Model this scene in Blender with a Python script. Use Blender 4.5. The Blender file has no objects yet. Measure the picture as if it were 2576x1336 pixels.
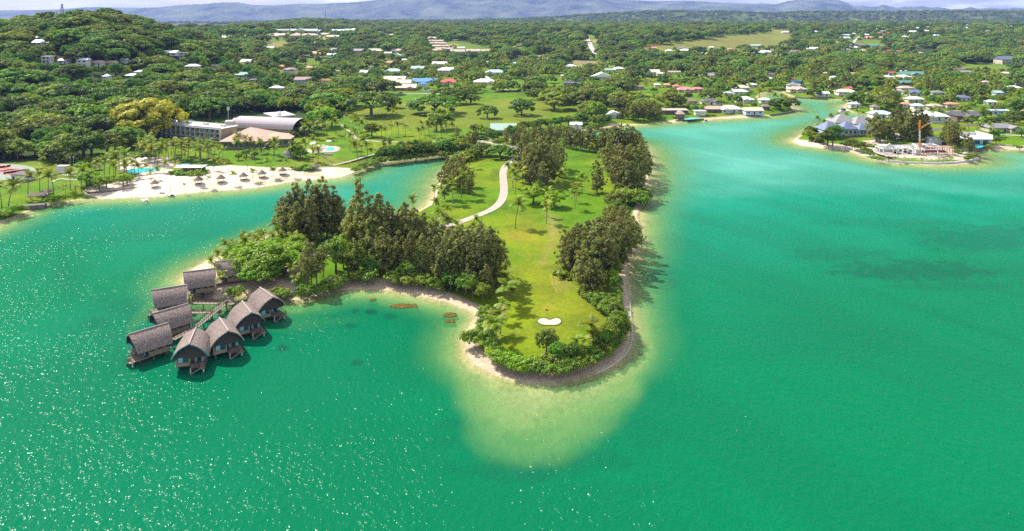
import bpy, math, random
import numpy as np
from math import radians, sin, cos, pi, atan2, sqrt
rng = np.random.default_rng(7); random.seed(7)
SC = bpy.context.scene
COL = SC.collection
# ---------------------------------------------------------------- camera
CAM_H = 80.0; F = 1800.0; U0 = 1288.0; VH = 45.0      # focal length and horizon on a 2576 x 1336 frame
cd = bpy.data.cameras.new('camera'); cam = bpy.data.objects.new('camera', cd); COL.objects.link(cam)
cd.sensor_width = 36; cd.lens = 36*F/2576; cd.shift_y = -(668-VH)/2576
cd.clip_start = 1; cd.clip_end = 60000
cam.location = (0, 0, CAM_H); cam.rotation_euler = (radians(90), 0, 0)
SC.camera = cam
# ---------------------------------------------------------------- light
SUN_EL = 47.0; SUN_V = (-5.0, 4.2)                     # horizontal direction towards the sun
saz = atan2(SUN_V[0], SUN_V[1])
sl = bpy.data.lights.new('sun', 'SUN'); sl.energy = 4.6; sl.angle = radians(0.5); sl.color = (1, .95, .86)
so = bpy.data.objects.new('sun', sl); COL.objects.link(so)
so.rotation_euler = (radians(90-SUN_EL), 0, pi - saz); so.location = (0, 0, 900)
W = bpy.data.worlds.new('World'); SC.world = W; W.use_nodes = True
nt = W.node_tree; nt.nodes.clear()
def N(nt, t, **k):
    n = nt.nodes.new(t)
    for a, b in k.items():
        if a.startswith('i_'):
            key = a[2:]; key = int(key) if key.isdigit() else key.replace('_', ' ')
            n.inputs[key].default_value = b
        else: setattr(n, a, b)
    return n
def L(nt, a, b): nt.links.new(a, b)
sky = N(nt, 'ShaderNodeTexSky', sky_type='NISHITA', sun_disc=False, sun_elevation=radians(SUN_EL), sun_rotation=saz)
sky.air_density = 1.0; sky.dust_density = 1.2
tc = N(nt, 'ShaderNodeTexCoord'); mp = N(nt, 'ShaderNodeMapping'); mp.inputs['Scale'].default_value = (1, 1, 5.5)
L(nt, tc.outputs['Generated'], mp.inputs[0])
cn = N(nt, 'ShaderNodeTexNoise', i_Scale=7.0, i_Detail=8.0, i_Roughness=.62); L(nt, mp.outputs[0], cn.inputs[0])
cr = N(nt, 'ShaderNodeValToRGB'); cr.color_ramp.elements[0].position = .40; cr.color_ramp.elements[1].position = .60
L(nt, cn.outputs[0], cr.inputs[0])
cn2 = N(nt, 'ShaderNodeTexNoise', i_Scale=14.0, i_Detail=6.0); L(nt, mp.outputs[0], cn2.inputs[0])
cc = N(nt, 'ShaderNodeValToRGB'); cc.color_ramp.elements[0].color = (3.8, 4.2, 5.0, 1); cc.color_ramp.elements[1].color = (8.2, 8.3, 8.6, 1)
cc.color_ramp.elements[0].position = .38; cc.color_ramp.elements[1].position = .62
L(nt, cn2.outputs[0], cc.inputs[0])
mx = N(nt, 'ShaderNodeMix', data_type='RGBA'); L(nt, cr.outputs[0], mx.inputs[0]); L(nt, sky.outputs[0], mx.inputs[6]); L(nt, cc.outputs[0], mx.inputs[7])
bg = N(nt, 'ShaderNodeBackground', i_Strength=.11); L(nt, mx.outputs[2], bg.inputs[0])
wo = N(nt, 'ShaderNodeOutputWorld'); L(nt, bg.outputs[0], wo.inputs[0])
vs = SC.view_settings; vs.view_transform = 'Standard'; vs.look = 'None'; vs.gamma = 1; vs.use_curve_mapping = False; vs.exposure = 0.88
SC.render.engine = 'CYCLES'
cy = SC.cycles
cy.max_bounces = 6; cy.diffuse_bounces = 2; cy.glossy_bounces = 2; cy.transmission_bounces = 2; cy.transparent_max_bounces = 8
cy.volume_bounces = 0; cy.use_adaptive_sampling = True; cy.adaptive_threshold = .012; cy.use_denoising = False
cy.caustics_reflective = False; cy.caustics_refractive = False; cy.sample_clamp_indirect = 4
# ---------------------------------------------------------------- maths
def sm(a, b, x):
    t = np.clip((x-a)/(b-a), 0, 1); return t*t*(3-2*t)
def hsh(i, j, s):
    n = (i.astype(np.int64)*374761393 + j.astype(np.int64)*668265263 + s*974711) & 0x7fffffff
    n = ((n ^ (n >> 13))*1274126177) & 0x7fffffff
    return ((n ^ (n >> 16)) & 0xffff)/65535.0
def vnoise(x, y, s=0):
    xi = np.floor(x); yi = np.floor(y); fx = x-xi; fy = y-yi
    fx = fx*fx*(3-2*fx); fy = fy*fy*(3-2*fy)
    a = hsh(xi, yi, s); b = hsh(xi+1, yi, s); c = hsh(xi, yi+1, s); d = hsh(xi+1, yi+1, s)
    return (a*(1-fx)+b*fx)*(1-fy) + (c*(1-fx)+d*fx)*fy
def fbm(x, y, o=4, s=0):
    r = 0; a = .5
    for k in range(o):
        r = r + a*vnoise(x*2**k, y*2**k, s+k*17); a *= .5
    return r/(1-.5**o)
def g0(u, v, z=0.0):                                   # a picture point laid on the level z, in metres
    Y = F*(CAM_H-z)/(v-VH); return ((u-U0)/F*Y, Y)
# ---------------------------------------------------------------- height of the land away from the shore
HX = np.array([-2500., -1200, -640, -572, -520, -470, -426, -395, -368, -300, -240, 4000])
HZ = np.array([50., 54, 58, 60, 64, 70, 60, 50, 36, 14, 0, 0])
def hin(x, y):
    x = np.asarray(x, float); y = np.asarray(y, float)
    y0 = 880 + 330*sm(250, 700, x); 
    h = 1.9 + 40*sm(y0, y0+1000, y) + 6*sm(1900, 3300, y)
    hill = np.interp(x*800/np.maximum(y, 400)**.5/800**.5, HX, HZ)
    rise = sm(400, 800, y)*(1-.75*sm(850, 1350, y))
    n = fbm(x/140, y/140, 3, 5)-.5
    h = h + hill*rise*(1+.25*n) + sm(900, 1500, y)*14*n
    h = h - sm(3300, 4300, y)*42
    left = sm(-400, -640, x*1500/np.maximum(y, 900))*sm(1200, 2000, y)
    h = h - 30*left*sm(1500, 2200, y)
    return h
def at(u, v, z0=None):                                 # a picture point laid on the land
    if z0 is not None:
        x, y = g0(u, v, z0); return x, y, z0
    k = (u-U0)/F
    if u < 250 and v < 62: return k*790, 790., float(hin(k*790, 790.))        # crest of the left hill
    Y = np.geomspace(90, 4300, 1500)
    zr = CAM_H-(v-VH)/F*Y; h = hin(k*Y, Y)
    i = np.argmax(zr <= h)
    if zr[i] > h[i]: i = len(Y)-1
    if i > 0:
        a, b = zr[i-1]-h[i-1], zr[i]-h[i]; t = a/(a-b+1e-9); y = Y[i-1]+(Y[i]-Y[i-1])*min(max(t, 0), 1)
    else: y = Y[0]
    return k*y, y, float(hin(k*y, y))
def uv(x, y, z): return U0+F*x/y, VH+F*(CAM_H-z)/y
# ---------------------------------------------------------------- coast
COAST = [(-300, 640), (-80, 600), (0, 564), (37, 548), (75, 532), (110, 514), (160, 509), (200, 503), (250, 502), (325, 497), (375, 497), (450, 489), (525, 482),
 (600, 477), (644, 472), (694, 465), (744, 455), (794, 452), (856, 446), (885, 437), (901, 429), (915, 421), (931, 417), (954, 407), (994, 402), (1034, 399), (1094, 393), (1130, 389), (1152, 388),
 (1160, 394), (1152, 405), (1135, 420), (1112, 445), (1094, 470), (1085, 495), (1075, 515), (1050, 530), (1000, 540), (940, 550), (860, 556), (780, 566), (715, 580), (680, 592), (640, 606), (600, 620),
 (560, 638), (520, 655), (480, 676), (456, 700), (455, 722), (480, 740), (518, 752), (554, 752), (580, 744), (600, 742), (625, 752), (660, 762), (707, 752), (740, 758), (802, 748), (850, 732), (880, 729), (931, 730), (990, 734), (1030, 742),
 (1061, 748), (1120, 762), (1164, 778), (1185, 787), (1191, 803), (1175, 828), (1163, 855), (1165, 893), (1191, 922), (1243, 948), (1295, 962), (1347, 968), (1398, 966), (1463, 953), (1520, 937), (1562, 914),
 (1584, 886), (1594, 852), (1591, 816), (1587, 777), (1586, 738), (1580, 699), (1580, 675), (1592, 655), (1604, 630), (1611, 600), (1613, 570), (1606, 545), (1612, 520), (1624, 492), (1634, 455), (1636, 420), (1628, 385), (1608, 362),
 (1575, 352), (1530, 350), (1480, 349), (1440, 345), (1412, 340), (1440, 331), (1490, 326), (1530, 320), (1570, 316), (1613, 314), (1660, 309), (1700, 307), (1763, 302), (1863, 297), (1932, 293), (1945, 290), (2002, 281),
 (1999, 271), (1988, 262), (1960, 256), (1925, 252), (1905, 245), (1915, 236), (1940, 230), (1966, 229), (1975, 236), (1999, 244), (2040, 249), (2082, 251), (2120, 250), (2135, 240), (2160, 234),
 (2178, 234), (2190, 231), (2240, 231), (2192, 240), (2175, 250), (2150, 258), (2125, 262), (2122, 274), (2145, 283), (2182, 287), (2245, 285), (2330, 282), (2440, 278), (2580, 276), (2580, 281), (2450, 286), (2330, 291), (2250, 297),
 (2200, 299), (2147, 303), (2100, 308), (2057, 321), (2027, 331), (2005, 345), (1993, 354), (2005, 362), (2020, 366), (2072, 374), (2132, 379), (2169, 391), (2190, 400), (2257, 411), (2332, 416), (2407, 415), (2457, 408),
 (2470, 399), (2462, 391), (2447, 387), (2457, 379), (2482, 377), (2576, 378), (2700, 385), (3100, 400)]
CP = [g0(*p) for p in COAST]
LAND = CP + [(9000, CP[-1][1]), (9000, 20000), (-9000, 20000), (-9000, CP[0][1])]
def sdf(poly, X, Y):
    P = np.array(poly); Q = np.roll(P, -1, 0)
    d = np.full(X.shape, 1e18); ins = np.zeros(X.shape, bool)
    for (x0, y0), (x1, y1) in zip(P, Q):
        ex, ey = x1-x0, y1-y0; wx, wy = X-x0, Y-y0
        t = np.clip((wx*ex+wy*ey)/(ex*ex+ey*ey+1e-12), 0, 1)
        d = np.minimum(d, (wx-ex*t)**2+(wy-ey*t)**2)
        c = (y0 > Y) != (y1 > Y)
        ins ^= c & (X < (x1-x0)*(Y-y0)/(y1-y0+1e-12)+x0)
    return np.where(ins, 1, -1)*np.sqrt(d)
def pmask(pts, X, Y, soft, out=None, terr=False):      # soft mask of a polygon given in picture points
    P = [at(*p)[:2] if terr else g0(*p) for p in pts]
    A = np.array(P); m = np.zeros(X.shape)
    s = (X > A[:, 0].min()-soft*2) & (X < A[:, 0].max()+soft*2) & (Y > A[:, 1].min()-soft*2) & (Y < A[:, 1].max()+soft*2)
    if s.any(): m[s] = sm(-soft, soft, sdf(P, X[s], Y[s]))
    return m
def land_z(x, y, d):                                   # height with the beach slope, d = distance inland
    h = hin(x, y)
    return np.where(d > 0, h*sm(2.5, 15, d) + .06*np.clip(d, 0, 6)*(1-sm(2.5, 15, d)) - .05, -.1-np.minimum(-d*.11, 4.0)-.35)
# ---------------------------------------------------------------- mesh helpers
def new_mesh(name, V, Fc, mats=(), mi=None, smooth=False):
    me = bpy.data.meshes.new(name)
    V = np.asarray(V, np.float32).reshape(-1, 3)
    if isinstance(Fc, np.ndarray):
        n, k = Fc.shape
        me.vertices.add(len(V)); me.vertices.foreach_set('co', V.ravel())
        me.loops.add(n*k); me.loops.foreach_set('vertex_index', Fc.astype(np.int32).ravel())
        me.polygons.add(n); me.polygons.foreach_set('loop_start', np.arange(0, n*k, k, dtype=np.int32))
        if mi is not None: me.polygons.foreach_set('material_index', np.asarray(mi, np.int32))
        me.update(calc_edges=True)
    else:
        me.from_pydata(V.tolist(), [], Fc)
        if mi is not None: me.polygons.foreach_set('material_index', np.asarray(mi, np.int32))
        me.update()
    for m in mats: me.materials.append(m)
    if smooth: me.polygons.foreach_set('use_smooth', np.ones(len(me.polygons), bool))
    return me
def obj(name, me, parent=None, loc=None, rz=0, **props):
    o = bpy.data.objects.new(name, me); COL.objects.link(o)
    if parent: o.parent = parent
    if loc is not None: o.location = loc
    if rz: o.rotation_euler = (0, 0, rz)
    for k, v in props.items(): o[k] = v
    return o
def tag(o, label=None, cat=None, group=None, kind=None):
    if label: o['label'] = label
    if cat: o['category'] = cat
    if group: o['group'] = group
    if kind: o['kind'] = kind
    return o
def thing(name, label, cat, loc=(0, 0, 0), rz=0, group=None):
    o = obj(name, None, loc=loc, rz=rz); o.empty_display_size = .5
    return tag(o, label, cat, group)
class MB:
    def __init__(s): s.v = []; s.f = []; s.m = []
    def add(s, v, f, m=0):
        b = len(s.v); s.v += [tuple(p) for p in v]; s.f += [tuple(i+b for i in q) for q in f]; s.m += [m]*len(f); return s
    def box(s, c, d, rz=0, m=0):
        cx, cy_, cz = c; a, b, h = d[0]/2, d[1]/2, d[2]/2; C, S = cos(rz), sin(rz); v = []
        for z in (-h, h):
            for x, y in ((-a, -b), (a, -b), (a, b), (-a, b)): v.append((cx+x*C-y*S, cy_+x*S+y*C, cz+z))
        return s.add(v, [(3, 2, 1, 0), (4, 5, 6, 7), (0, 1, 5, 4), (1, 2, 6, 5), (2, 3, 7, 6), (3, 0, 4, 7)], m)
    def bar(s, p, q, r, n=4, r2=None, m=0):
        p = np.array(p, float); q = np.array(q, float); d = q-p; d /= (np.linalg.norm(d)+1e-9)
        a = np.cross(d, (0, 0, 1) if abs(d[2]) < .9 else (1, 0, 0)); a /= np.linalg.norm(a); b = np.cross(d, a)
        if r2 is None: r2 = r
        v = []
        for c, rr in ((p, r), (q, r2)):
            for k in range(n):
                t = 2*pi*(k+.5)/n; v.append(c+(a*cos(t)+b*sin(t))*rr)
        return s.add(v, [tuple(range(n-1, -1, -1)), tuple(range(n, 2*n))]+[(k, (k+1) % n, n+(k+1) % n, n+k) for k in range(n)], m)
    def lathe(s, prof, c=(0, 0, 0), n=16, m=0):
        v = [(c[0]+r*cos(2*pi*k/n), c[1]+r*sin(2*pi*k/n), c[2]+z) for r, z in prof for k in range(n)]
        f = [(i*n+k, i*n+(k+1) % n, (i+1)*n+(k+1) % n, (i+1)*n+k) for i in range(len(prof)-1) for k in range(n)]
        f += [tuple(range(n-1, -1, -1)), tuple((len(prof)-1)*n+k for k in range(n))]
        return s.add(v, f, m)
    def prism(s, pts, z0, z1, m=0):
        n = len(pts); v = [(x, y, z0) for x, y in pts]+[(x, y, z1) for x, y in pts]
        return s.add(v, [tuple(range(n-1, -1, -1)), tuple(range(n, 2*n))]+[(k, (k+1) % n, n+(k+1) % n, n+k) for k in range(n)], m)
    def mesh(s, name, mats, smooth=False): return new_mesh(name, s.v, s.f, mats if isinstance(mats, (list, tuple)) else [mats], s.m, smooth)
    def build(s, name, mats, parent=None, loc=None, rz=0, smooth=False, **p): return obj(name, s.mesh(name, mats, smooth), parent, loc, rz, **p)
# ---------------------------------------------------------------- materials
def bsdf(name, rough=.8, spec=.3):
    m = bpy.data.materials.new(name); m.use_nodes = True; t = m.node_tree; b = t.nodes['Principled BSDF']
    b.inputs['Roughness'].default_value = rough; b.inputs['Specular IOR Level'].default_value = spec
    return m, t, b
def mat(name, c1, c2=None, scale=1.0, rough=.8, spec=.3, bump=0, kind='noise', metal=0, stretch=(1, 1, 1), vary=0, coord='Object'):
    m, t, b = bsdf(name, rough, spec); b.inputs['Metallic'].default_value = metal
    if c2 is None: c2 = tuple(x*.82 for x in c1)
    tc = N(t, 'ShaderNodeTexCoord'); mp = N(t, 'ShaderNodeMapping'); mp.inputs['Scale'].default_value = stretch
    L(t, tc.outputs[coord], mp.inputs[0])
    if kind == 'brick':
        n = N(t, 'ShaderNodeTexBrick', i_Scale=scale); n.inputs['Color1'].default_value = (1, 1, 1, 1); n.inputs['Color2'].default_value = (.5, .5, .5, 1); n.inputs['Mortar'].default_value = (0, 0, 0, 1)
    elif kind == 'wave': n = N(t, 'ShaderNodeTexWave', i_Scale=scale, i_Distortion=.6, i_Detail=2.0)
    else: n = N(t, 'ShaderNodeTexNoise', i_Scale=scale, i_Detail=5.0, i_Roughness=.6)
    L(t, mp.outputs[0], n.inputs[0])
    r = N(t, 'ShaderNodeValToRGB'); r.color_ramp.elements[0].color = (*c2, 1); r.color_ramp.elements[1].color = (*c1, 1)
    r.color_ramp.elements[0].position = .3; r.color_ramp.elements[1].position = .7
    L(t, n.outputs[0], r.inputs[0]); out = r.outputs[0]
    if vary:
        oi = N(t, 'ShaderNodeObjectInfo'); hs = N(t, 'ShaderNodeHueSaturation')
        mr = N(t, 'ShaderNodeMapRange'); mr.inputs['To Min'].default_value = 1-vary; mr.inputs['To Max'].default_value = 1+vary
        L(t, oi.outputs['Random'], mr.inputs[0]); L(t, mr.outputs[0], hs.inputs['Value']); L(t, out, hs.inputs['Color']); out = hs.outputs[0]
    L(t, out, b.inputs['Base Color'])
    if bump:
        bp = N(t, 'ShaderNodeBump', i_Strength=1.0, i_Distance=bump); L(t, n.outputs[0], bp.inputs['Height']); L(t, bp.outputs[0], b.inputs['Normal'])
    return m
def leafmat(name, dark, light, scale=.35, trans=.3, vary=.25, hue=.025):
    m = bpy.data.materials.new(name); m.use_nodes = True; t = m.node_tree; t.nodes.clear()
    tc = N(t, 'ShaderNodeTexCoord'); n = N(t, 'ShaderNodeTexNoise', i_Scale=scale, i_Detail=5.0, i_Roughness=.75)
    L(t, tc.outputs['Object'], n.inputs[0])
    r = N(t, 'ShaderNodeValToRGB'); r.color_ramp.elements[0].color = (*dark, 1); r.color_ramp.elements[1].color = (*light, 1)
    r.color_ramp.elements[0].position = .34; r.color_ramp.elements[1].position = .66
    L(t, n.outputs[0], r.inputs[0])
    oi = N(t, 'ShaderNodeObjectInfo'); hs = N(t, 'ShaderNodeHueSaturation')
    a = N(t, 'ShaderNodeMapRange'); a.inputs['To Min'].default_value = 1-vary; a.inputs['To Max'].default_value = 1+vary
    wn = N(t, 'ShaderNodeTexWhiteNoise', noise_dimensions='1D'); L(t, oi.outputs['Random'], wn.inputs['W'])
    h = N(t, 'ShaderNodeMapRange'); h.inputs['To Min'].default_value = .5-hue; h.inputs['To Max'].default_value = .5+hue*.6
    L(t, oi.outputs['Random'], a.inputs[0]); L(t, wn.outputs['Value'], h.inputs[0])
    L(t, a.outputs[0], hs.inputs['Value']); L(t, h.outputs[0], hs.inputs['Hue']); L(t, r.outputs[0], hs.inputs['Color'])
    d = N(t, 'ShaderNodeBsdfDiffuse'); tr = N(t, 'ShaderNodeBsdfTranslucent'); g = N(t, 'ShaderNodeBsdfGlossy', i_Roughness=.5)
    g.inputs[0].default_value = (.8, .8, .8, 1)
    ml = N(t, 'ShaderNodeMix', data_type='RGBA', blend_type='MULTIPLY'); ml.inputs[0].default_value = 1; ml.inputs[7].default_value = (1.25, 1.15, .45, 1)
    L(t, hs.outputs[0], d.inputs[0]); L(t, hs.outputs[0], ml.inputs[6]); L(t, ml.outputs[2], tr.inputs[0])
    s = N(t, 'ShaderNodeMixShader', i_0=trans); L(t, d.outputs[0], s.inputs[1]); L(t, tr.outputs[0], s.inputs[2])
    s2 = N(t, 'ShaderNodeMixShader', i_0=.03); L(t, s.outputs[0], s2.inputs[1]); L(t, g.outputs[0], s2.inputs[2])
    o = N(t, 'ShaderNodeOutputMaterial'); L(t, s2.outputs[0], o.inputs[0])
    return m
M = {}
M['wood'] = mat('dark_wood', (.10, .06, .04), (.05, .03, .022), 3, .8)
M['deck'] = mat('weathered_deck', (.30, .24, .18), (.18, .14, .11), 6, .8, stretch=(1, 8, 1))
M['thatch'] = mat('grey_shingle_thatch', (.35, .275, .24), (.10, .075, .065), 2.2, .95, .1, .08, stretch=(1, 1.7, 1))
M['thatchf'] = mat('brown_thatch', (.33, .26, .2), (.17, .13, .1), 4, .95, .1, .05)
M['ridge'] = mat('pale_ridge_cap', (.5, .42, .36), (.34, .28, .25), 5, .9)
M['teal'] = mat('teal_trim', (.05, .22, .24), None, 2, .6)
M['cream'] = mat('cream_wall', (.36, .29, .2), (.27, .21, .15), 1.5, .85)
M['gable'] = mat('dark_gable_weave', (.10, .075, .065), (.05, .038, .034), 5, .9)
M['glass'] = mat('window_glass', (.04, .10, .13), (.02, .05, .07), 1, .08, .8)
M['curtain'] = mat('pale_blue_curtain', (.28, .52, .55), (.2, .4, .44), 3, .7)
M['conc'] = mat('grey_concrete', (.58, .56, .52), (.42, .40, .37), 2, .9)
M['white'] = mat('white_paint', (.70, .69, .67), (.58, .57, .55), 1.2, .6)
M['bark'] = mat('grey_bark', (.2, .16, .12), (.1, .08, .06), 2, .9, .1, .03)
M['palmbark'] = mat('palm_bark', (.27, .22, .17), (.15, .12, .09), 4, .9)
M['stone'] = mat('grey_stone', (.24, .21, .19), (.1, .088, .08), 1.6, .95, .1, .08)
M['sandm'] = mat('white_sand', (.50, .43, .35), (.42, .36, .29), .6, .95)
M['path'] = mat('pale_coral_path', (.43, .37, .31), (.33, .285, .235), .5, .95)
M['asphalt'] = mat('asphalt', (.12, .115, .11), (.085, .08, .08), 1, .9)
M['darkm'] = mat('dark_opening', (.03, .03, .032), None, 1, .6)
M['grate'] = mat('orange_steel', (.75, .3, .04), (.6, .22, .03), 2, .5)
M['pool'] = mat('pool_water', (.02, .5, .55), (.05, .6, .62), .6, .1, .5)
# ================================================================ the setting: ground, water, mountains
def grid(y0, y1, ratio, t0, t1, nt_):
    ys = np.exp(np.arange(np.log(y0), np.log(y1), ratio)); ts = np.linspace(t0, t1, nt_)
    Yg, T = np.meshgrid(ys, ts, indexing='ij'); Xg = T*Yg
    i = np.arange(len(ys)-1)[:, None]*nt_+np.arange(nt_-1)[None]
    q = np.stack([i, i+1, i+nt_+1, i+nt_], -1).reshape(-1, 4)
    return Xg.ravel(), Yg.ravel(), q
GX, GY, GQ = grid(70, 4600, .0042, -.80, .80, 900)
GD = sdf(LAND, GX, GY)
n1 = fbm(GX/9, GY/9, 4, 1)-.5
GDn = GD + n1*.8*sm(150, 400, GY)+ n1*.35                     # slightly uneven shoreline
GZ = land_z(GX, GY, GDn)
# ---- ground cover as base colours
def C(*c): return np.array(c, float)
col = np.zeros((len(GX), 3))
def put(mask, c):
    global col
    m = np.clip(mask, 0, 1)[:, None]; col = col*(1-m)+np.asarray(c)*m
f1 = fbm(GX/26, GY/26, 4, 2); f2 = fbm(GX/8, GY/8, 4, 3); f3 = fbm(GX/90, GY/90, 4, 9); f4 = fbm(GX/2.2, GY/2.2, 3, 13)
col[:] = C(.082, .178, .002)
put(sm(.42, .66, f1), C(.145, .205, .003)); put(sm(.5, .72, f2)*.6, C(.055, .105, .004)); put(sm(.56, .7, f3)*.5, C(.16, .155, .015))
# far suburbs: greens and dry patches
far = sm(900, 1300, GY); put(far*sm(.4, .6, f3), C(.09, .15, .02)); put(far*sm(.6, .72, fbm(GX/60, GY/60, 3, 31)), C(.30, .26, .10))
FIELDS = [([(1560, 128), (1640, 112), (1690, 106), (1760, 98), (1830, 88), (1990, 80), (1990, 114), (1900, 124), (1760, 130), (1640, 130)], C(0.170, 0.170, 0.034)), ([(1932, 72), (1985, 74), (1985, 118), (1940, 118)], C(0.170, 0.184, 0.034)),
 ([(660, 106), (735, 104), (735, 118), (665, 122)], C(0.204, 0.184, 0.048)), ([(738, 146), (842, 144), (842, 160), (745, 160)], C(0.102, 0.170, 0.014)), ([(1330, 140), (1395, 138), (1395, 152), (1340, 152)], C(0.258, 0.204, 0.102)),
 ([(1430, 152), (1510, 150), (1510, 162), (1430, 162)], C(0.218, 0.184, 0.082)), ([(2290, 122), (2372, 125), (2360, 138), (2300, 135)], C(0.136, 0.184, 0.020)), ([(2400, 158), (2500, 160), (2576, 170), (2500, 176), (2400, 172)], C(0.116, 0.177, 0.014)),
 ([(2160, 100), (2225, 102), (2225, 114), (2160, 112)], C(0.109, 0.170, 0.014)), ([(1288, 200), (1340, 202), (1330, 222), (1288, 222)], C(0.088, 0.163, 0.008)), ([(1115, 100), (1150, 102), (1200, 112), (1240, 124), (1180, 126)], C(0.102, 0.163, 0.014)),
 ([(1885, 138), (1990, 135), (1990, 142), (1890, 143)], C(0.136, 0.170, 0.020)), ([(2430, 100), (2576, 70), (2576, 140), (2500, 140)], C(0.041, 0.095, 0.014))]
for p, c in FIELDS: put(pmask(p, GX, GY, 12, terr=True), c)
FOREST = [[(0, 30), (230, 25), (330, 70), (400, 105), (470, 140), (640, 205), (870, 235), (862, 275), (800, 305), (700, 300), (600, 300), (420, 300), (400, 345), (330, 350), (230, 385), (180, 400), (60, 405), (-100, 430), (-200, 300)],
          [(1850, 160), (2200, 135), (2420, 100), (2576, 70), (2700, 100), (2700, 160), (2380, 158), (2100, 185), (1850, 185)]]
FM = np.zeros(len(GX))
for p in FOREST: FM = np.maximum(FM, pmask(p, GX, GY, 8, terr=True))
put(FM, C(.035, .06, .012))
# golf course greens, worn marks
put(pmask([(1310, 860), (1340, 790), (1290, 740), (1310, 640), (1290, 560), (1350, 520), (1440, 560), (1400, 660), (1430, 740), (1500, 780), (1520, 830), (1450, 880)], GX, GY, 9)*.5*sm(.3, .6, f1), C(.20, .20, .012))
put(pmask([(1262, 600), (1330, 590), (1380, 640), (1340, 680), (1270, 660)], GX, GY, 4)*.6*sm(.35, .6, f2), C(.25, .19, .02))
put(pmask([(1375, 545), (1405, 560), (1400, 620), (1370, 680), (1355, 680), (1385, 620)], GX, GY, 2.5)*.5, C(.27, .20, .07))
put(pmask([(1349, 794), (1360, 785), (1385, 782), (1398, 788), (1398, 795), (1375, 798)], GX, GY, 1.0)*.6, C(.23, .20, .02))
for k in range(6):                                            # mower arcs by the trees
    a = [(1384+k*9, 705-k*2), (1388+k*9, 730), (1402+k*10, 752-k*2)]
    pm = pmask([(a[0][0], a[0][1]), (a[1][0], a[1][1]), (a[2][0], a[2][1]), (a[2][0]+3, a[2][1]), (a[1][0]+3, a[1][1]), (a[0][0]+3, a[0][1])], GX, GY, .25)
    put(pm*.7, C(.36, .26, .09))
# sand
SAND = C(.54, .41, .29)
sd = sm(2.6, 1.2, GDn + 1.2*(f2-.5)*2)*(GY < 1100)
put(sd, SAND)
SANDS = [([(322, 500), (316, 474), (345, 455), (352, 440), (380, 430), (430, 436), (480, 440), (520, 428), (560, 424), (640, 428), (700, 430), (800, 432), (900, 424), (905, 436), (860, 452), (794, 458), (700, 472), (644, 478), (525, 488), (450, 495)], .8),
 ([(214, 493), (224, 480), (262, 470), (322, 462), (345, 500), (260, 500)], 1.5),
 ([(440, 700), (478, 674), (520, 650), (556, 640), (592, 660), (600, 700), (640, 712), (700, 712), (740, 722), (742, 750), (700, 760), (640, 765), (600, 750), (540, 765), (470, 745)], 1.0),
 ([(850, 735), (862, 716), (880, 706), (931, 704), (990, 709), (1040, 718), (1100, 730), (1150, 748), (1190, 765), (1215, 775), (1215, 800), (1195, 820), (1140, 800), (1060, 760), (990, 745), (900, 740)], .8),
 ([(1155, 850), (1196, 856), (1203, 870), (1225, 900), (1262, 918), (1310, 930), (1370, 937), (1420, 936), (1450, 925), (1495, 915), (1540, 890), (1566, 860), (1571, 830), (1569, 770), (1562, 700), (1560, 665), (1600, 640), (1600, 700), (1600, 860), (1570, 930), (1400, 980), (1250, 960), (1150, 890)], .7),
 ([(680, 628), (760, 622), (785, 640), (770, 690), (730, 712), (700, 690)], 2.0), ([(1585, 560), (1600, 520), (1640, 440), (1620, 590), (1600, 640)], 1.0), ([(300, 400), (420, 405), (470, 428), (350, 440), (300, 440)], 1.5),
 ([(1995, 350), (2010, 352), (2060, 365), (2130, 371), (2180, 382), (2210, 392), (2180, 400), (2060, 380), (1990, 362)], 1.5), ([(2170, 362), (2215, 358), (2240, 370), (2440, 378), (2450, 392), (2440, 404), (2330, 408), (2230, 400), (2195, 388), (2230, 380)], 2),
 ([(2447, 372), (2500, 370), (2576, 372), (2700, 372), (2700, 390), (2450, 390)], 1.5), ([(760, 388), (800, 372), (855, 378), (850, 388), (790, 394)], 1.2), ([(1530, 317), (1540, 313), (1620, 313), (1700, 303), (1860, 293), (1930, 290), (1930, 298), (1620, 320)], 2)]
for k_, (p, s) in enumerate(SANDS): put(pmask(p, GX, GY, s)*(1-.35*sm(.5, .7, f2)*(k_ == 0)), C(.64, .53, .41) if k_ in (0, 1, 7, 8, 9) else SAND)
put(((np.sin((GX*.9+GY*.35)/1.5) > 0)*.13*(GDn > 4)*(GY < 520)*sm(.35, .55, fbm(GX/40, GY/40, 2, 66))), C(.20, .25, .01))
# lawns in the construction site, damp sand, seabed
put(pmask([(2200, 402), (2260, 404), (2320, 404), (2340, 408), (2240, 407)], GX, GY, 1)*sm(.4, .55, f4), C(.14, .22, .02))
put(pmask([(2350, 401), (2380, 398), (2405, 401), (2390, 407), (2360, 407)], GX, GY, 1)*sm(.35, .5, f4), C(.14, .22, .02))
put(pmask([(2395, 385), (2430, 378), (2455, 395), (2440, 405), (2420, 400), (2430, 388)], GX, GY, 1)*sm(.35, .5, f4), C(.14, .22, .02))
put(sm(.9, .1, GDn)*(GDn > -.1)*.55*(GY < 1100), C(.42, .28, .15))
put((GDn <= 0)*1.0*(GY < 1100), C(.47, .365, .20))
put((GDn <= 0)*sm(.50, .70, f2)*.5*(GY < 1100), C(.27, .25, .10)); put((GDn <= 0)*sm(.58, .70, f4)*.4*(GY < 700), C(.58, .48, .28)); put((GDn < -6)*sm(.62, .72, fbm(GX/5, GY/5, 3, 61))*.6*(GY < 700), C(.16, .17, .07))
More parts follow.
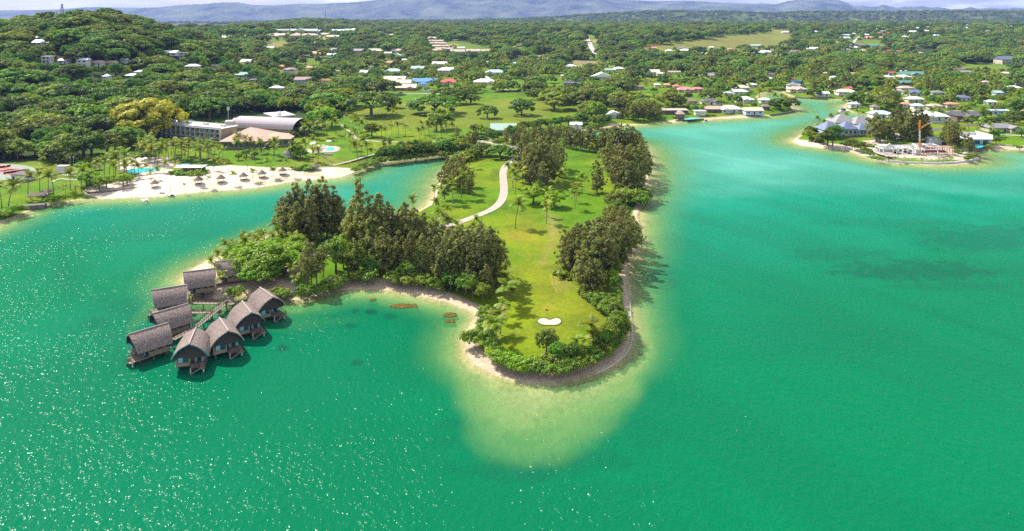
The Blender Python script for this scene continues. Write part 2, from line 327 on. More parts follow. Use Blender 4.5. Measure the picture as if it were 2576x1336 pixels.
# coarse speckle of debris on beaches
put((sm(.2, 1.2, GDn)*sm(9, 4, GDn))*(GY < 500)*sm(.62, .74, f4)*.35*((col[:, 0] > .5)*1.0), C(.36, .28, .2))
MIRE = []
gm, t, b = bsdf('ground_cover', .95, .1)
va = N(t, 'ShaderNodeVertexColor', layer_name='cover'); geo = N(t, 'ShaderNodeNewGeometry')
ns = N(t, 'ShaderNodeTexNoise', i_Scale=.9, i_Detail=6.0, i_Roughness=.7); L(t, geo.outputs['Position'], ns.inputs[0])
nl = N(t, 'ShaderNodeTexNoise', i_Scale=.05, i_Detail=4.0, i_Roughness=.6); L(t, geo.outputs['Position'], nl.inputs[0])
m1 = N(t, 'ShaderNodeMapRange'); m1.inputs['From Min'].default_value = .3; m1.inputs['From Max'].default_value = .7; m1.inputs['To Min'].default_value = .74; m1.inputs['To Max'].default_value = 1.2
m2 = N(t, 'ShaderNodeMapRange'); m2.inputs['From Min'].default_value = .3; m2.inputs['From Max'].default_value = .7; m2.inputs['To Min'].default_value = .85; m2.inputs['To Max'].default_value = 1.12
L(t, ns.outputs[0], m1.inputs[0]); L(t, nl.outputs[0], m2.inputs[0])
mm = N(t, 'ShaderNodeMath', operation='MULTIPLY'); L(t, m1.outputs[0], mm.inputs[0]); L(t, m2.outputs[0], mm.inputs[1])
hs = N(t, 'ShaderNodeHueSaturation'); L(t, mm.outputs[0], hs.inputs['Value']); L(t, va.outputs[0], hs.inputs['Color']); L(t, hs.outputs[0], b.inputs['Base Color'])
bp = N(t, 'ShaderNodeBump', i_Strength=.5, i_Distance=.15); L(t, ns.outputs[0], bp.inputs['Height']); L(t, bp.outputs[0], b.inputs['Normal'])
me = new_mesh('ground', np.stack([GX, GY, GZ], 1), GQ, [gm], smooth=True)
ca = me.color_attributes.new('cover', 'FLOAT_COLOR', 'POINT')
ca.data.foreach_set('color', np.concatenate([col, np.ones((len(col), 1))], 1).astype(np.float32).ravel())
tag(obj('ground', me), kind='structure')

# ---- lagoon water: depth decides how much of the seabed shows
WX, WY, WQ = grid(12, 1150, .0062, -.85, .85, 700)
WD = -sdf(LAND, WX, WY)
keep = ((WD[WQ] > -8).any(1))
# shallow sand shelf off the point (picture points on the water), and others: (polygon, softness m, amount)
SHELF = [([(1170, 790), (1120, 850), (1112, 900), (1100, 970), (1105, 1050), (1130, 1105), (1170, 1160), (1260, 1195), (1340, 1205), (1440, 1185), (1530, 1130), (1610, 1060), (1660, 980), (1680, 900), (1676, 830), (1660, 760), (1636, 700), (1632, 620), (1640, 560), (1600, 500), (1500, 700), (1350, 900)], 15.0, .96),
 ([(850, 735), (880, 760), (960, 775), (1060, 790), (1120, 805), (1160, 830), (1200, 780), (1100, 740), (950, 720)], 5.0, .8),
 ([(440, 690), (350, 770), (290, 840), (330, 850), (390, 800), (470, 820), (560, 800), (640, 790), (740, 800), (900, 770), (860, 735), (700, 700), (600, 620), (520, 640)], 5, .75),
 ([(560, 850), (700, 790), (900, 780), (1000, 800), (900, 830), (720, 860)], 7, .35),
 ([(1990, 352), (1960, 356), (2010, 372), (2130, 392), (2180, 410), (2260, 424), (2400, 424), (2480, 412), (2500, 395), (2576, 388), (2576, 370), (2200, 380)], 3, .7)]
sh = np.zeros(len(WX)); wob2 = fbm(WX/22, WY/22, 3, 23)-.5; wob = (fbm(WX/9, WY/9, 4, 21)-.5)
for p, s, a in SHELF:
    P = [g0(*q) for q in p]
    dd = sdf(P, WX, WY)
    e_ = np.maximum(dd+wob2*s*.35+wob*s*.3, 0); w_ = np.maximum(WD+wob*2, 0); q = w_/(w_+e_+.6)
    sh = np.maximum(sh, a*(1-.10-.85*q**.85)*sm(-.5, s*.5, e_))
band = np.interp(WY, [60, 150, 260, 330, 420, 700, 1100], [3, 4, 6, 9, 12, 14, 16])
op = 1-np.exp(-np.maximum(WD+wob*2, 0)/band)                   # shoreline ramp
op = np.minimum(op, 1-sh*(1+.35*wob))
op = np.clip(op, 0, 1)
pal = sm(190, 420, WY)*.75 + .2*(fbm(WX/60, WY/60, 3, 41)-.4)
pal = pal + .10*sm(.5, .75, fbm(WX/45+3, WY/30, 3, 43))*sm(200, 300, WY)
# seagrass and coral bed stains; right-hand patches are painted depth and cloud shade (picture points, half sizes px, strength)
SPOT = [(1015, 770, 36, 9, .0), (934, 755, 12, 4, .8), (894, 783, 8, 6, .7), (936, 784, 14, 6, .9), (980, 795, 16, 6, .6), (1058, 788, 8, 3, .5), (1090, 824, 12, 5, .8), (1112, 836, 7, 3, .7), (715, 876, 18, 8, .8), (895, 912, 16, 6, .7),
 (880, 820, 16, 5, .6), (840, 800, 18, 5, .4), (790, 855, 14, 5, .4), (1290, 1185, 160, 26, .35), (1130, 1090, 60, 30, .3), (1480, 1160, 120, 22, .3), (1350, 1200, 70, 16, .4), (1620, 1100, 90, 40, .25), (2300, 680, 180, 22, .55), (2480, 600, 160, 30, .4), (2100, 640, 120, 14, .35), (2420, 720, 140, 10, .3), (2250, 560, 160, 12, .25), (1500, 1230, 200, 20, .2),
 (500, 500, 40, 5, .45), (580, 490, 30, 4, .3), (300, 770, 60, 18, .25), (245, 815, 40, 12, .3), (1650, 560, 20, 14, .3), (1670, 700, 30, 40, .3), (1660, 640, 24, 40, .25)]
WU = U0+F*WX/WY; WV = VH+F*CAM_H/WY
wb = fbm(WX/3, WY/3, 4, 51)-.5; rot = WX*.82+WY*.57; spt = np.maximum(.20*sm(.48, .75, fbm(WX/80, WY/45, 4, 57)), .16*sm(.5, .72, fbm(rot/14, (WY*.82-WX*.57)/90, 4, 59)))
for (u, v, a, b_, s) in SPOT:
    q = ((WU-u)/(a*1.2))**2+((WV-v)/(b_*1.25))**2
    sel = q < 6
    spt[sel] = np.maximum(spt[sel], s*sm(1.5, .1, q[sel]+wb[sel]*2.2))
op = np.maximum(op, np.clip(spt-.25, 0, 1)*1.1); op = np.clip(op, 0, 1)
m = bpy.data.materials.new('lagoon_water'); m.use_nodes = True; t = m.node_tree; t.nodes.clear()
at_ = N(t, 'ShaderNodeVertexColor', layer_name='bed'); sp = N(t, 'ShaderNodeSeparateColor'); L(t, at_.outputs[0], sp.inputs[0])
geo = N(t, 'ShaderNodeNewGeometry')
cm = N(t, 'ShaderNodeValToRGB'); e = cm.color_ramp.elements; e[0].color = (0.0, .132, .052, 1); e[0].position = 0; e[1].color = (.10, .35, .26, 1); e[1].position = 1
e2 = cm.color_ramp.elements.new(.45); e2.color = (.002, .195, .115, 1)
L(t, sp.outputs[1], cm.inputs[0])
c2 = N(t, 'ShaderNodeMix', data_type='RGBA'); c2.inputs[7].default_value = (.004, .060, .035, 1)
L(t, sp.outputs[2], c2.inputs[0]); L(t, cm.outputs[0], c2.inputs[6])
# mid-depth green above the sand
c3 = N(t, 'ShaderNodeMix', data_type='RGBA'); c3.inputs[7].default_value = (.09, .27, .075, 1)
mr = N(t, 'ShaderNodeMapRange'); mr.inputs['From Min'].default_value = .95; mr.inputs['From Max'].default_value = .55
L(t, sp.outputs[0], mr.inputs[0]); L(t, mr.outputs[0], c3.inputs[0]); L(t, c2.outputs[2], c3.inputs[6])
# ripples
def wv(scale, dist, detail=3.0, stretch=(1, 1, 1)):
    mp = N(t, 'ShaderNodeMapping'); mp.inputs['Scale'].default_value = stretch; mp.inputs['Rotation'].default_value = (0, 0, radians(35))
    L(t, geo.outputs['Position'], mp.inputs[0])
    n = N(t, 'ShaderNodeTexNoise', i_Scale=scale, i_Detail=detail, i_Roughness=.6); L(t, mp.outputs[0], n.inputs[0]); return n
na = wv(1.0, .1, 2.0, (.8, .55, 1)); nb = wv(.18, .1, 2.0, (1, .5, 1)); nc = wv(3.0, .1, 1.0)
b1 = N(t, 'ShaderNodeBump', i_Strength=1.0, i_Distance=.80); wd = wv(.045, .1, 2.0, (1, .5, 1)); wr = N(t, 'ShaderNodeMapRange'); wr.inputs['From Min'].default_value = .35; wr.inputs['From Max'].default_value = .65; wr.inputs['To Min'].default_value = .45; wr.inputs['To Max'].default_value = 1.15
L(t, wd.outputs[0], wr.inputs[0]); wm_ = N(t, 'ShaderNodeMath', operation='MULTIPLY'); L(t, na.outputs[0], wm_.inputs[0]); L(t, wr.outputs[0], wm_.inputs[1]); L(t, wm_.outputs[0], b1.inputs['Height'])
b2 = N(t, 'ShaderNodeBump', i_Strength=1.0, i_Distance=.5); L(t, nb.outputs[0], b2.inputs['Height']); L(t, b1.outputs[0], b2.inputs['Normal'])
b3 = N(t, 'ShaderNodeBump', i_Strength=1.0, i_Distance=.03); L(t, nc.outputs[0], b3.inputs['Height']); L(t, b2.outputs[0], b3.inputs['Normal'])
df = N(t, 'ShaderNodeBsdfDiffuse'); L(t, c3.outputs[2], df.inputs[0])
bs = N(t, 'ShaderNodeBump', i_Strength=.55, i_Distance=.3); L(t, na.outputs[0], bs.inputs['Height']); L(t, bs.outputs[0], df.inputs['Normal'])
tp = N(t, 'ShaderNodeBsdfTransparent'); tp.inputs[0].default_value = (.90, .98, .86, 1)
ms = N(t, 'ShaderNodeMixShader'); L(t, sp.outputs[0], ms.inputs[0]); L(t, tp.outputs[0], ms.inputs[1]); L(t, df.outputs[0], ms.inputs[2])
gl = N(t, 'ShaderNodeBsdfGlossy', i_Roughness=.15); L(t, b3.outputs[0], gl.inputs['Normal'])
fr = N(t, 'ShaderNodeFresnel', i_IOR=1.33); L(t, b2.outputs[0], fr.inputs['Normal'])
fm = N(t, 'ShaderNodeMath', operation='MULTIPLY', i_1=.20); L(t, fr.outputs[0], fm.inputs[0])
mg = N(t, 'ShaderNodeMixShader'); L(t, fm.outputs[0], mg.inputs[0]); L(t, ms.outputs[0], mg.inputs[1]); L(t, gl.outputs[0], mg.inputs[2])
o = N(t, 'ShaderNodeOutputMaterial'); L(t, mg.outputs[0], o.inputs[0])
M['water'] = m
me = new_mesh('water', np.stack([WX, WY, np.zeros(len(WX))], 1), WQ[keep], [m])
ca = me.color_attributes.new('bed', 'FLOAT_COLOR', 'POINT')
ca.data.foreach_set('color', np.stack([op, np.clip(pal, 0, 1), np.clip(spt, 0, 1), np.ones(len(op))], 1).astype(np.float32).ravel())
tag(obj('water', me), kind='structure')
# the lagoon goes on beyond the modelled bed: open water to both sides and behind the camera
mb = MB()
for k in (-1, 1):
    a, b_ = k*.85*WY.min(), k*.85*WY.max()
    mb.add([(a, WY.min(), 0), (b_, WY.max(), 0), (k*2500, WY.max(), 0), (k*2500, WY.min(), 0)], [(0, 1, 2, 3) if k < 0 else (3, 2, 1, 0)])
mb.add([(-2500, -1500, 0), (2500, -1500, 0), (2500, WY.min(), 0), (-2500, WY.min(), 0)], [(0, 1, 2, 3)])
me = mb.mesh('open_water', [m]); ca = me.color_attributes.new('bed', 'FLOAT_COLOR', 'POINT')
ca.data.foreach_set('color', np.tile(np.array([1, 0, 0, 1], np.float32), len(me.vertices)))
tag(obj('open_water', me), kind='structure')

# ---- far wooded ridge and the mountains
def ridge(name, ya, yb, prof, matl, nx, ny, amp, seed, front=8.0, foot=0.0):
    xs = np.linspace(-.95*yb, .95*yb, nx); ys = np.linspace(ya-(yb-ya)*.6, yb, ny)
    X, Y = np.meshgrid(xs, ys); us = np.array([p[0] for p in prof]); vz = np.array([p[1] for p in prof])
    top = CAM_H+(VH-np.interp(U0+F*X/Y, us, vz))/F*ya
    s = sm(ys[0], ya, Y)*(1-.5*sm(ya, yb, Y))
    n = fbm(X/(amp*22), Y/(amp*22), 5, seed); r = 1-np.abs(2*fbm(X/(amp*16), Y/(amp*26), 5, seed+3)-1)
    Z = foot+(top-foot)*s + amp*(n-.5)*1.3*s + amp*(r-.8)*2.0*s*(1-s)*4
    Z += amp*.16*(fbm(X/18, Y/18, 3, seed+9)-.5)
    i = np.arange(ny-1)[:, None]*nx+np.arange(nx-1)[None]
    q = np.stack([i, i+1, i+nx+1, i+nx], -1).reshape(-1, 4)
    me = new_mesh(name, np.stack([X.ravel(), Y.ravel(), Z.ravel()], 1), q, [matl], smooth=True)
    tag(obj(name, me), kind='structure'); return X, Y, Z
hm = mat('wooded_slope', (.12, .16, .04), (.025, .05, .015), .008, .95, .05, 6.0)
hm2 = mat('mountain_forest', (.17, .20, .09), (.012, .025, .012), .0022, .95, .05, 14.0)
PM = [(-1200, 30), (0, 28), (100, 26), (230, 21), (400, 20), (450, 15), (510, 12), (560, 8), (600, 9), (640, 17), (700, 16), (850, 10), (930, 4), (990, -6), (1080, -12), (1180, -4), (1260, -8), (1340, -3), (1420, -12), (1500, -3), (1538, 0), (1590, 2), (1650, 4), (1720, 1), (1800, 4), (1900, 8),
      (1932, 9), (1952, 10), (1982, 3), (2007, 0), (2042, 2), (2082, 0), (2112, 2), (2132, 10), (2147, 17), (2172, 15), (2187, 18), (2207, 17), (2222, 12), (2237, 17), (2252, 20), (2282, 18), (2302, 18), (2322, 16), (2342, 20), (2362, 19), (2392, 25), (2422, 25), (2442, 20), (2462, 25), (2492, 22), (2522, 27), (2552, 24), (2576, 25), (3600, 28)]
ridge('mountains', 14000, 18000, PM, hm2, 1500, 170, 150, 71, foot=15)
PR = [(-1200, 64), (300, 64), (700, 58), (1100, 54), (1300, 50), (1500, 38), (1663, 31), (1813, 29), (1932, 34), (2057, 31), (2182, 31), (2307, 29), (2420, 31), (2576, 29), (3600, 28)]
RIDGE = ridge('wooded_hills', 5600, 7400, PR, hm, 1100, 120, 26, 83, foot=18)
mb = MB(); mb.add([(-14000, 3000, 3), (14000, 3000, 3), (14000, 19000, 3), (-14000, 19000, 3)], [(0, 1, 2, 3)])
mb.build('distant_plain', hm, kind='structure')
mb = MB()
for k in (-1, 1): mb.add([(k*447, 560, 2), (k*3700, 4650, 2), (k*9000, 4650, 2), (k*9000, 560, 2)], [(0, 1, 2, 3) if k < 0 else (3, 2, 1, 0)])
mb.build('outlying_land', hm, kind='structure')
# ---- air
hz = MB(); hz.box((0, 9000, 396), (46000, 23000, 810))
hzm = bpy.data.materials.new('haze_air'); hzm.use_nodes = True; t = hzm.node_tree; t.nodes.clear()
pv = N(t, 'ShaderNodeVolumePrincipled', i_Density=4.6e-5, i_Anisotropy=.1); pv.inputs['Color'].default_value = (.34, .46, 1.0, 1)
o = N(t, 'ShaderNodeOutputMaterial'); L(t, pv.outputs[0], o.inputs[1])
ho = hz.build('haze', hzm); tag(ho, 'thin blue haze hanging over the distant hills', 'haze', kind='stuff')
# ================================================================ houses
RC = dict(W=((.80, .79, .77), 'white'), G=((.27, .265, .26), 'grey'), D=((.13, .125, .135), 'dark grey'), N=((.26, .17, .14), 'brown'), T=((.55, .42, .32), 'tan'), C=((.68, .60, .44), 'cream'),
          O=((.66, .30, .16), 'orange'), R=((.55, .09, .07), 'red'), P=((.72, .24, .22), 'pink'), B=((.10, .28, .62), 'blue'), S=((.15, .18, .28), 'slate blue'), E=((.12, .28, .22), 'green'), L=((.36, .50, .42), 'pale green'), Q=((.50, .58, .66), 'pale blue'))
RM = {k: mat(v[1].replace(' ', '_')+'_roofing', v[0], tuple(x*.78 for x in v[0]), .5, .55, .35, .02, stretch=(3, .6, 1), vary=.08) for k, v in RC.items()}
WM = {'w': mat('white_wall', (.66, .64, .60), (.52, .5, .46), .4, .85, vary=.1), 'c': mat('cream_house_wall', (.56, .49, .37), (.45, .39, .3), .4, .85, vary=.1), 'b': mat('pale_blue_wall', (.5, .58, .68), (.4, .47, .56), .4, .85), 'd': mat('brown_house_wall', (.22, .15, .11), (.15, .1, .08), .4, .85), 't': mat('terracotta_wall', (.52, .25, .16), (.42, .19, .12), .4, .85)}
HS = []
def roofmesh(W_, D_, style, z, over=.7, pitch=.42, name='roof', m=None):
    mb = MB(); a, b = W_/2+over, D_/2+over; t = .22
    lo = [(-a, -b, z), (a, -b, z), (a, b, z), (-a, b, z)]; hi = [(x, y, z+t) for x, y, _ in lo]
    rise = (b if style != 'x' else a)*pitch; zt = z+t+rise
    if style == 'f':
        mb.box((0, 0, z+.2), (2*a, 2*b, .4)); mb.box((0, -b+.1, z+.55), (2*a, .2, .3)); mb.box((0, b-.1, z+.55), (2*a, .2, .3)); mb.box((a-.1, 0, z+.55), (.2, 2*b-.4, .3)); mb.box((-a+.1, 0, z+.55), (.2, 2*b-.4, .3))
        return mb
    base = [(3, 2, 1, 0), (0, 1, 5, 4), (1, 2, 6, 5), (2, 3, 7, 6), (3, 0, 4, 7)]
    if style == 'g': r = [(-a, 0, zt), (a, 0, zt)]; f = [(4, 5, 9, 8), (6, 7, 8, 9), (7, 4, 8), (5, 6, 9)]
    elif style == 'x': r = [(0, -b, zt), (0, b, zt)]; f = [(5, 6, 9, 8), (7, 4, 8, 9), (4, 5, 8), (6, 7, 9)]
    elif style == 'p': r = [(-.3, 0, z+t+b*.75), (.3, 0, z+t+b*.75)]; f = [(4, 5, 9, 8), (6, 7, 8, 9), (7, 4, 8), (5, 6, 9)]
    else:
        q = max(a-b, .4); r = [(-q, 0, zt), (q, 0, zt)]; f = [(4, 5, 9, 8), (6, 7, 8, 9), (7, 4, 8), (5, 6, 9)]
    return mb.add(lo+hi+r, base+f)
def place_of(u, v):
    if u < 470 and v < 62: return 'in the trees on the crest of the left hill' if u < 140 else 'in the hazy village behind the left hill'
    if 370 < u < 640 and v < 80: return 'in the hazy village behind the left hill'
    if u < 470: return 'on the forested left hillside'
    if u < 640 and v < 100: return 'by the dry field beyond the left hill'
    if u < 690 and v > 120: return 'in the forest above the hotel'
    if u < 920 and v < 102: return 'in the school compound on the plateau'
    if 1060 < u < 1260 and 90 < v < 140: return 'on the terraced slope behind the suburb'
    if u < 1300 and v < 148: return 'on the upper slope behind the suburb'
    if u < 1300: return 'in the suburb above the golf course'
    if 1530 < u < 1985 and v > 212: return 'by the shore across the lagoon'
    if u < 1932 and v > 150: return 'in the trees beyond the golf course'
    if u < 1932: return 'beside the pasture below the plateau'
    if v < 112: return 'in the right hilltop village'
    if v < 142: return 'at the foot of the right hill'
    if v < 262: return 'among palms beyond the right canal'
    return 'near the crane on the right shore'
ORD = ['', 'first', 'second', 'third', 'fourth', 'fifth', 'sixth', 'seventh', 'eighth', 'ninth', 'tenth', 'eleventh', 'twelfth', 'thirteenth', 'fourteenth', 'fifteenth']
def house(u, v, w, c, st='h', wc='w', storeys=1, dr=.62, rz=0.0, label=None, name='house', ext=True, cat='house', win=True, z0=None, depth=None):
    x, y, z = at(u, v, z0); Wd = w*y/F; Dp = depth or min(max(Wd*dr, 6), 15); Hh = 2.9*storeys
    rz += 0
    cx, cy_ = x+sin(rz)*-Dp/2*0, y+Dp/2
    sty = {'h': 'hip-roofed', 'g': 'gabled', 'x': 'front-gabled', 'f': 'flat-roofed', 'p': 'pyramid-roofed'}[st]
    big = 'long ' if Wd > 26 else ('small ' if Wd < 10 else '')
    two = 'two-storey ' if storeys == 2 else ('three-storey ' if storeys == 3 else '')
    raw = label or f'{big}{two}{RC[c][1]} {sty} {cat} {place_of(u, v)}'
    o = thing(name, raw, cat, (cx, cy_, z), rz)
    o['auto'] = 0 if label else 1
    wl = MB().box((0, 0, Hh/2-.3), (Wd, Dp, Hh+.6)); rf = roofmesh(Wd, Dp, st, Hh)
    if ext and Wd > 15 and st in 'hg':
        k = (int(u*7+v) % 3-1)*.28*Wd
        wl.box((k, -Dp/2-1.6, Hh/2-.3), (Wd*.34, 3.2, Hh+.6))
        a = roofmesh(Wd*.34, 5.5, 'x', Hh-.06); rf.add([(p[0]+k, p[1]-Dp/2-.7, p[2]) for p in a.v], a.f)
    wl.build('wall', WM[wc], o); ro = rf.build('roof', RM[c], o)
    if win and w*.4 > 6:
        n = max(2, min(7, int(Wd/4))); k = (int(u*7+v) % 3-1)*.28*Wd
        wm = MB().box((0, 0, 0), (1.7, .08, 1.25)).mesh('window', M['glass']); dm = MB().box((0, 0, 0), (1.1, .1, 2.1)).mesh('door', M['darkm'])
        for s in range(storeys):
            for i in range(n):
                px = -Wd/2+Wd*(i+.5)/n; ins = ext and Wd > 15 and st in 'hg' and abs(px-k) < Wd*.17+1
                if ins and abs(px-k) > Wd*.17-1: continue
                if s == 0 and i == n//2: obj('door', dm, o, (px, -Dp/2-(3.2 if ins else 0)-.02, 1.05))
                else: obj('window', wm, o, (px, -Dp/2-(3.2 if ins else 0)-.02, 1.6+2.9*s))
        if storeys >= 2 or (Wd > 18 and not ext):
            ps = MB()
            for i in range(n+1): ps.bar((-Wd/2+.2+(Wd-.4)*i/n, -Dp/2-.5, 0), (-Wd/2+.2+(Wd-.4)*i/n, -Dp/2-.5, Hh), .13)
            if storeys >= 2: ps.box((0, -Dp/2-.35, 2.85), (Wd, .7, .18)); ps.box((0, -Dp/2-.66, 3.6), (Wd, .05, .1))
            ps.build('veranda', M['white'], o)
    uu = U0+F*cx/cy_; HS.append((cx, cy_, Wd/2, Dp/2, u, v, w, (Hh+Dp*.2)*F/y, y))
    return o
HL = [
 (103,115,44,'W','g','w'),(82,103,18,'W','g','w'),(115,160,20,'W','f','w',2),(158,161,22,'O','g','b'),(205,168,26,'W','g','w',2),(242,166,26,'T','g','w'),(277,166,24,'T','g','c'),(308,159,12,'W','g','w'),(424,140,36,'W','g','w'),(450,147,26,'W','f','w',2),(482,174,32,'W','h','w'),
 (349,198,24,'E','h','d',2),(330,199,32,'L','h','w'),(265,201,14,'L','h','w'),(610,196,44,'E','h','w'),(640,208,22,'W','f','w'),(625,162,42,'C','g','w'),(541,172,20,'W','f','c'),(608,134,14,'T','h','w'),
 (390,76,22,'W','g','w'),(440,75,9,'W','g','w'),(447,68,13,'T','g','w'),(555,66,16,'W','g','w'),(575,64,14,'O','g','w'),(600,63,13,'W','g','w'),(566,77,9,'W','g','w'),(510,70,8,'W','g','w'),
 (12,72,20,'G','g','w',2),(30,42,18,'W','g','w'),(105,38,15,'C','h','w'),(60,39,10,'T','g','w'),(562,98,24,'W','h','w'),(617,94,11,'O','g','w'),
 (755,80,84,'W','g','b'),(706,80,40,'G','g','w'),(794,82,24,'W','g','b'),(845,80,40,'W','g','b'),(874,79,32,'W','g','b'),(893,77,20,'W','g','w'),
 (700,92,46,'T','g','c'),(745,93,34,'T','p','d'),(776,92,44,'T','h','c'),(818,90,36,'T','h','c'),(836,96,30,'T','g','c'),(690,94,18,'T','g','c'),(955,84,30,'W','f','w'),(985,91,14,'W','g','w'),
 (815,120,15,'T','p','b',2),(790,117,11,'T','p','b',2),(677,125,22,'Q','g','w'),(890,136,44,'G','g','t',2),(842,134,38,'G','h','w',2),(836,143,28,'W','g','b'),(744,137,26,'O','h','w'),(788,139,34,'O','h','w'),
 (943,132,38,'C','g','c'),(975,138,18,'W','g','w'),(1001,132,32,'T','g','c'),(998,144,20,'W','x','w'),(885,139,10,'O','g','w'),
 (1086,100,44,'T','g','c'),(1085,107,19,'T','g','c'),(1106,107,18,'T','g','c'),(1091,113,20,'T','g','c'),(1112,113,18,'T','g','c'),(1098,120,20,'T','g','c'),(1119,120,19,'T','g','c'),(1108,127,24,'T','g','c'),(1130,127,18,'T','g','c'),(1098,131,22,'T','g','c'),(1150,134,36,'T','g','c'),(1190,133,34,'T','g','c'),(1224,133,28,'T','g','d'),(1160,125,17,'W','g','w'),
 (1022,156,20,'W','g','b'),(980,163,30,'O','h','c'),(1106,166,38,'W','g','c'),(1228,162,22,'T','h','c'),(1290,164,14,'W','g','w'),(701,173,24,'O','h','t'),(727,187,30,'N','h','w',2),(776,176,26,'P','h','w'),(840,184,24,'W','h','w'),(816,209,29,'O','f','w'),(693,229,32,'W','h','w'),
 (922,188,34,'W','g','w'),(933,173,11,'W','f','w'),(988,185,44,'L','h','c'),(1053,178,40,'L','g','w'),(1125,188,54,'W','h','w',2),(1024,192,16,'L','x','w'),(990,206,56,'C','g','t'),(1003,216,58,'C','g','t'),(1016,228,58,'C','g','t'),
 (1246,188,50,'Q','h','w'),(1218,202,24,'W','h','w'),(1220,213,56,'W','h','w'),
 (1435,172,30,'W','h','w'),(1536,182,26,'L','g','w'),(1558,178,26,'W','h','w'),(1516,200,50,'W','x','b'),(1436,216,34,'D','g','d'),(1462,207,18,'G','h','w'),(1418,197,12,'T','g','w'),(1640,187,40,'C','g','w'),(1665,191,22,'C','g','b'),(1688,187,18,'T','g','w'),(1704,187,16,'T','g','w'),
 (1798,196,40,'G','g','c'),(1850,194,24,'N','g','c'),(1771,193,20,'P','g','c'),(1783,210,20,'N','h','w'),(1681,143,22,'P','h','w'),(1684,132,17,'W','h','w'),(1725,131,24,'W','h','w'),(1773,141,28,'W','g','w'),(1715,124,14,'G','g','w'),(1790,123,10,'W','g','w'),(1838,127,12,'O','h','w'),(1905,119,26,'L','g','w'),(1915,136,44,'W','g','b'),(1643,125,18,'P','g','w'),(1766,125,9,'T','g','w'),
 (1608,225,24,'N','g','c'),(1685,221,24,'O','h','c'),(1705,224,20,'P','h','c'),(1727,233,40,'P','h','c'),(1757,231,24,'P','h','c'),(1655,220,15,'W','h','w'),(1866,228,40,'C','h','w'),(1894,220,22,'W','h','w'),(1865,238,34,'W','h','w'),(1790,264,44,'D','h','w'),(1738,263,34,'N','h','c'),(1835,242,20,'Q','h','w'),(1875,259,46,'W','h','w'),(1928,260,28,'W','h','w'),(1928,277,18,'N','h','d'),
 (1545,298,34,'W','x','w'),(1898,288,44,'C','g','b'),(1840,284,54,'W','h','w'),(1800,284,42,'T','g','d'),
 (1979,84,20,'W','h','w'),(2055,83,13,'W','p','w'),(2049,90,9,'G','f','w'),(2205,75,18,'W','h','w'),(2148,83,14,'W','f','w'),(2130,92,23,'L','g','w'),(2128,99,22,'W','g','w'),(2182,91,20,'W','h','w'),(2183,98,29,'O','g','c'),(2222,98,20,'O','g','c'),(2213,86,14,'R','g','w'),(2241,86,15,'R','g','w'),(2228,82,22,'G','h','w'),(2262,80,16,'T','h','w'),(2274,70,17,'L','h','w'),(2308,74,22,'W','h','w'),(2295,83,26,'W','g','w'),(2330,81,24,'W','h','w'),(2333,71,20,'T','h','w'),(2277,96,20,'W','h','w'),(2361,93,26,'Q','h','w'),(2370,73,11,'W','g','w'),(2391,75,24,'N','h','c'),(2430,66,24,'W','h','w'),(2428,73,26,'W','g','b'),(2474,82,18,'G','h','w'),(2490,81,17,'G','h','w'),(2548,69,30,'W','h','w'),(2404,65,11,'E','h','w'),(2424,84,15,'P','h','w'),(2145,88,14,'W','g','w'),(2257,66,12,'T','h','w'),(2574,62,12,'P','h','w'),
 (1938,136,24,'W','g','w'),(2003,134,28,'N','h','w'),(2052,130,34,'W','h','w',2),(2025,127,14,'W','h','w'),(2163,117,36,'N','h','w'),(2130,129,24,'G','h','w'),(2150,123,24,'W','h','w'),(2189,123,13,'B','h','w'),(2212,123,13,'B','h','w'),(2200,118,26,'E','g','w'),(2170,132,22,'T','h','w'),(2235,131,17,'R','h','w'),(2262,133,18,'R','g','w'),(2213,132,15,'T','h','w'),(2293,136,16,'N','h','w'),(2315,137,16,'T','h','w'),
 (1944,205,26,'Q','g','w'),(1945,193,24,'D','h','w'),(2010,212,24,'B','f','b'),(1993,205,16,'R','h','w'),(2010,232,44,'T','h','c'),(2003,222,36,'G','h','w'),(2082,190,18,'T','h','w'),(2100,201,20,'W','h','w'),(2104,222,28,'N','x','c'),(2073,243,27,'W','g','w'),(2133,239,46,'C','h','w'),(2137,229,14,'R','g','w'),(2152,191,16,'O','h','w'),
 (2235,200,26,'W','h','w'),(2276,200,36,'C','h','b'),(2278,215,36,'E','g','d'),(2283,229,34,'T','h','w'),(2306,241,46,'S','h','w'),(2245,189,18,'R','g','w'),(2241,181,22,'G','f','w'),(2275,184,14,'W','h','w'),(2301,193,60,'E','g','w'),(2362,241,32,'G','h','w'),(2306,258,40,'W','h','w'),(2425,254,36,'S','h','w'),(2312,275,26,'W','h','w'),(2356,276,32,'T','h','c'),(2398,271,30,'O','h','c'),(2282,271,20,'O','h','w'),(2262,236,24,'T','h','w'),(2152,271,24,'Q','h','w'),(2205,278,16,'N','h','c'),(2520,241,28,'Q','g','b'),(2497,265,24,'W','h','w'),(2555,228,30,'W','h','w'),(2483,213,16,'T','h','w'),(2532,190,18,'W','h','w'),(2413,180,24,'N','g','w'),(2431,187,26,'G','g','w'),(2570,215,14,'L','g','w'),
]
for h in HL: house(*h[:5], *(h[5:7] if len(h) > 6 else h[5:6]))
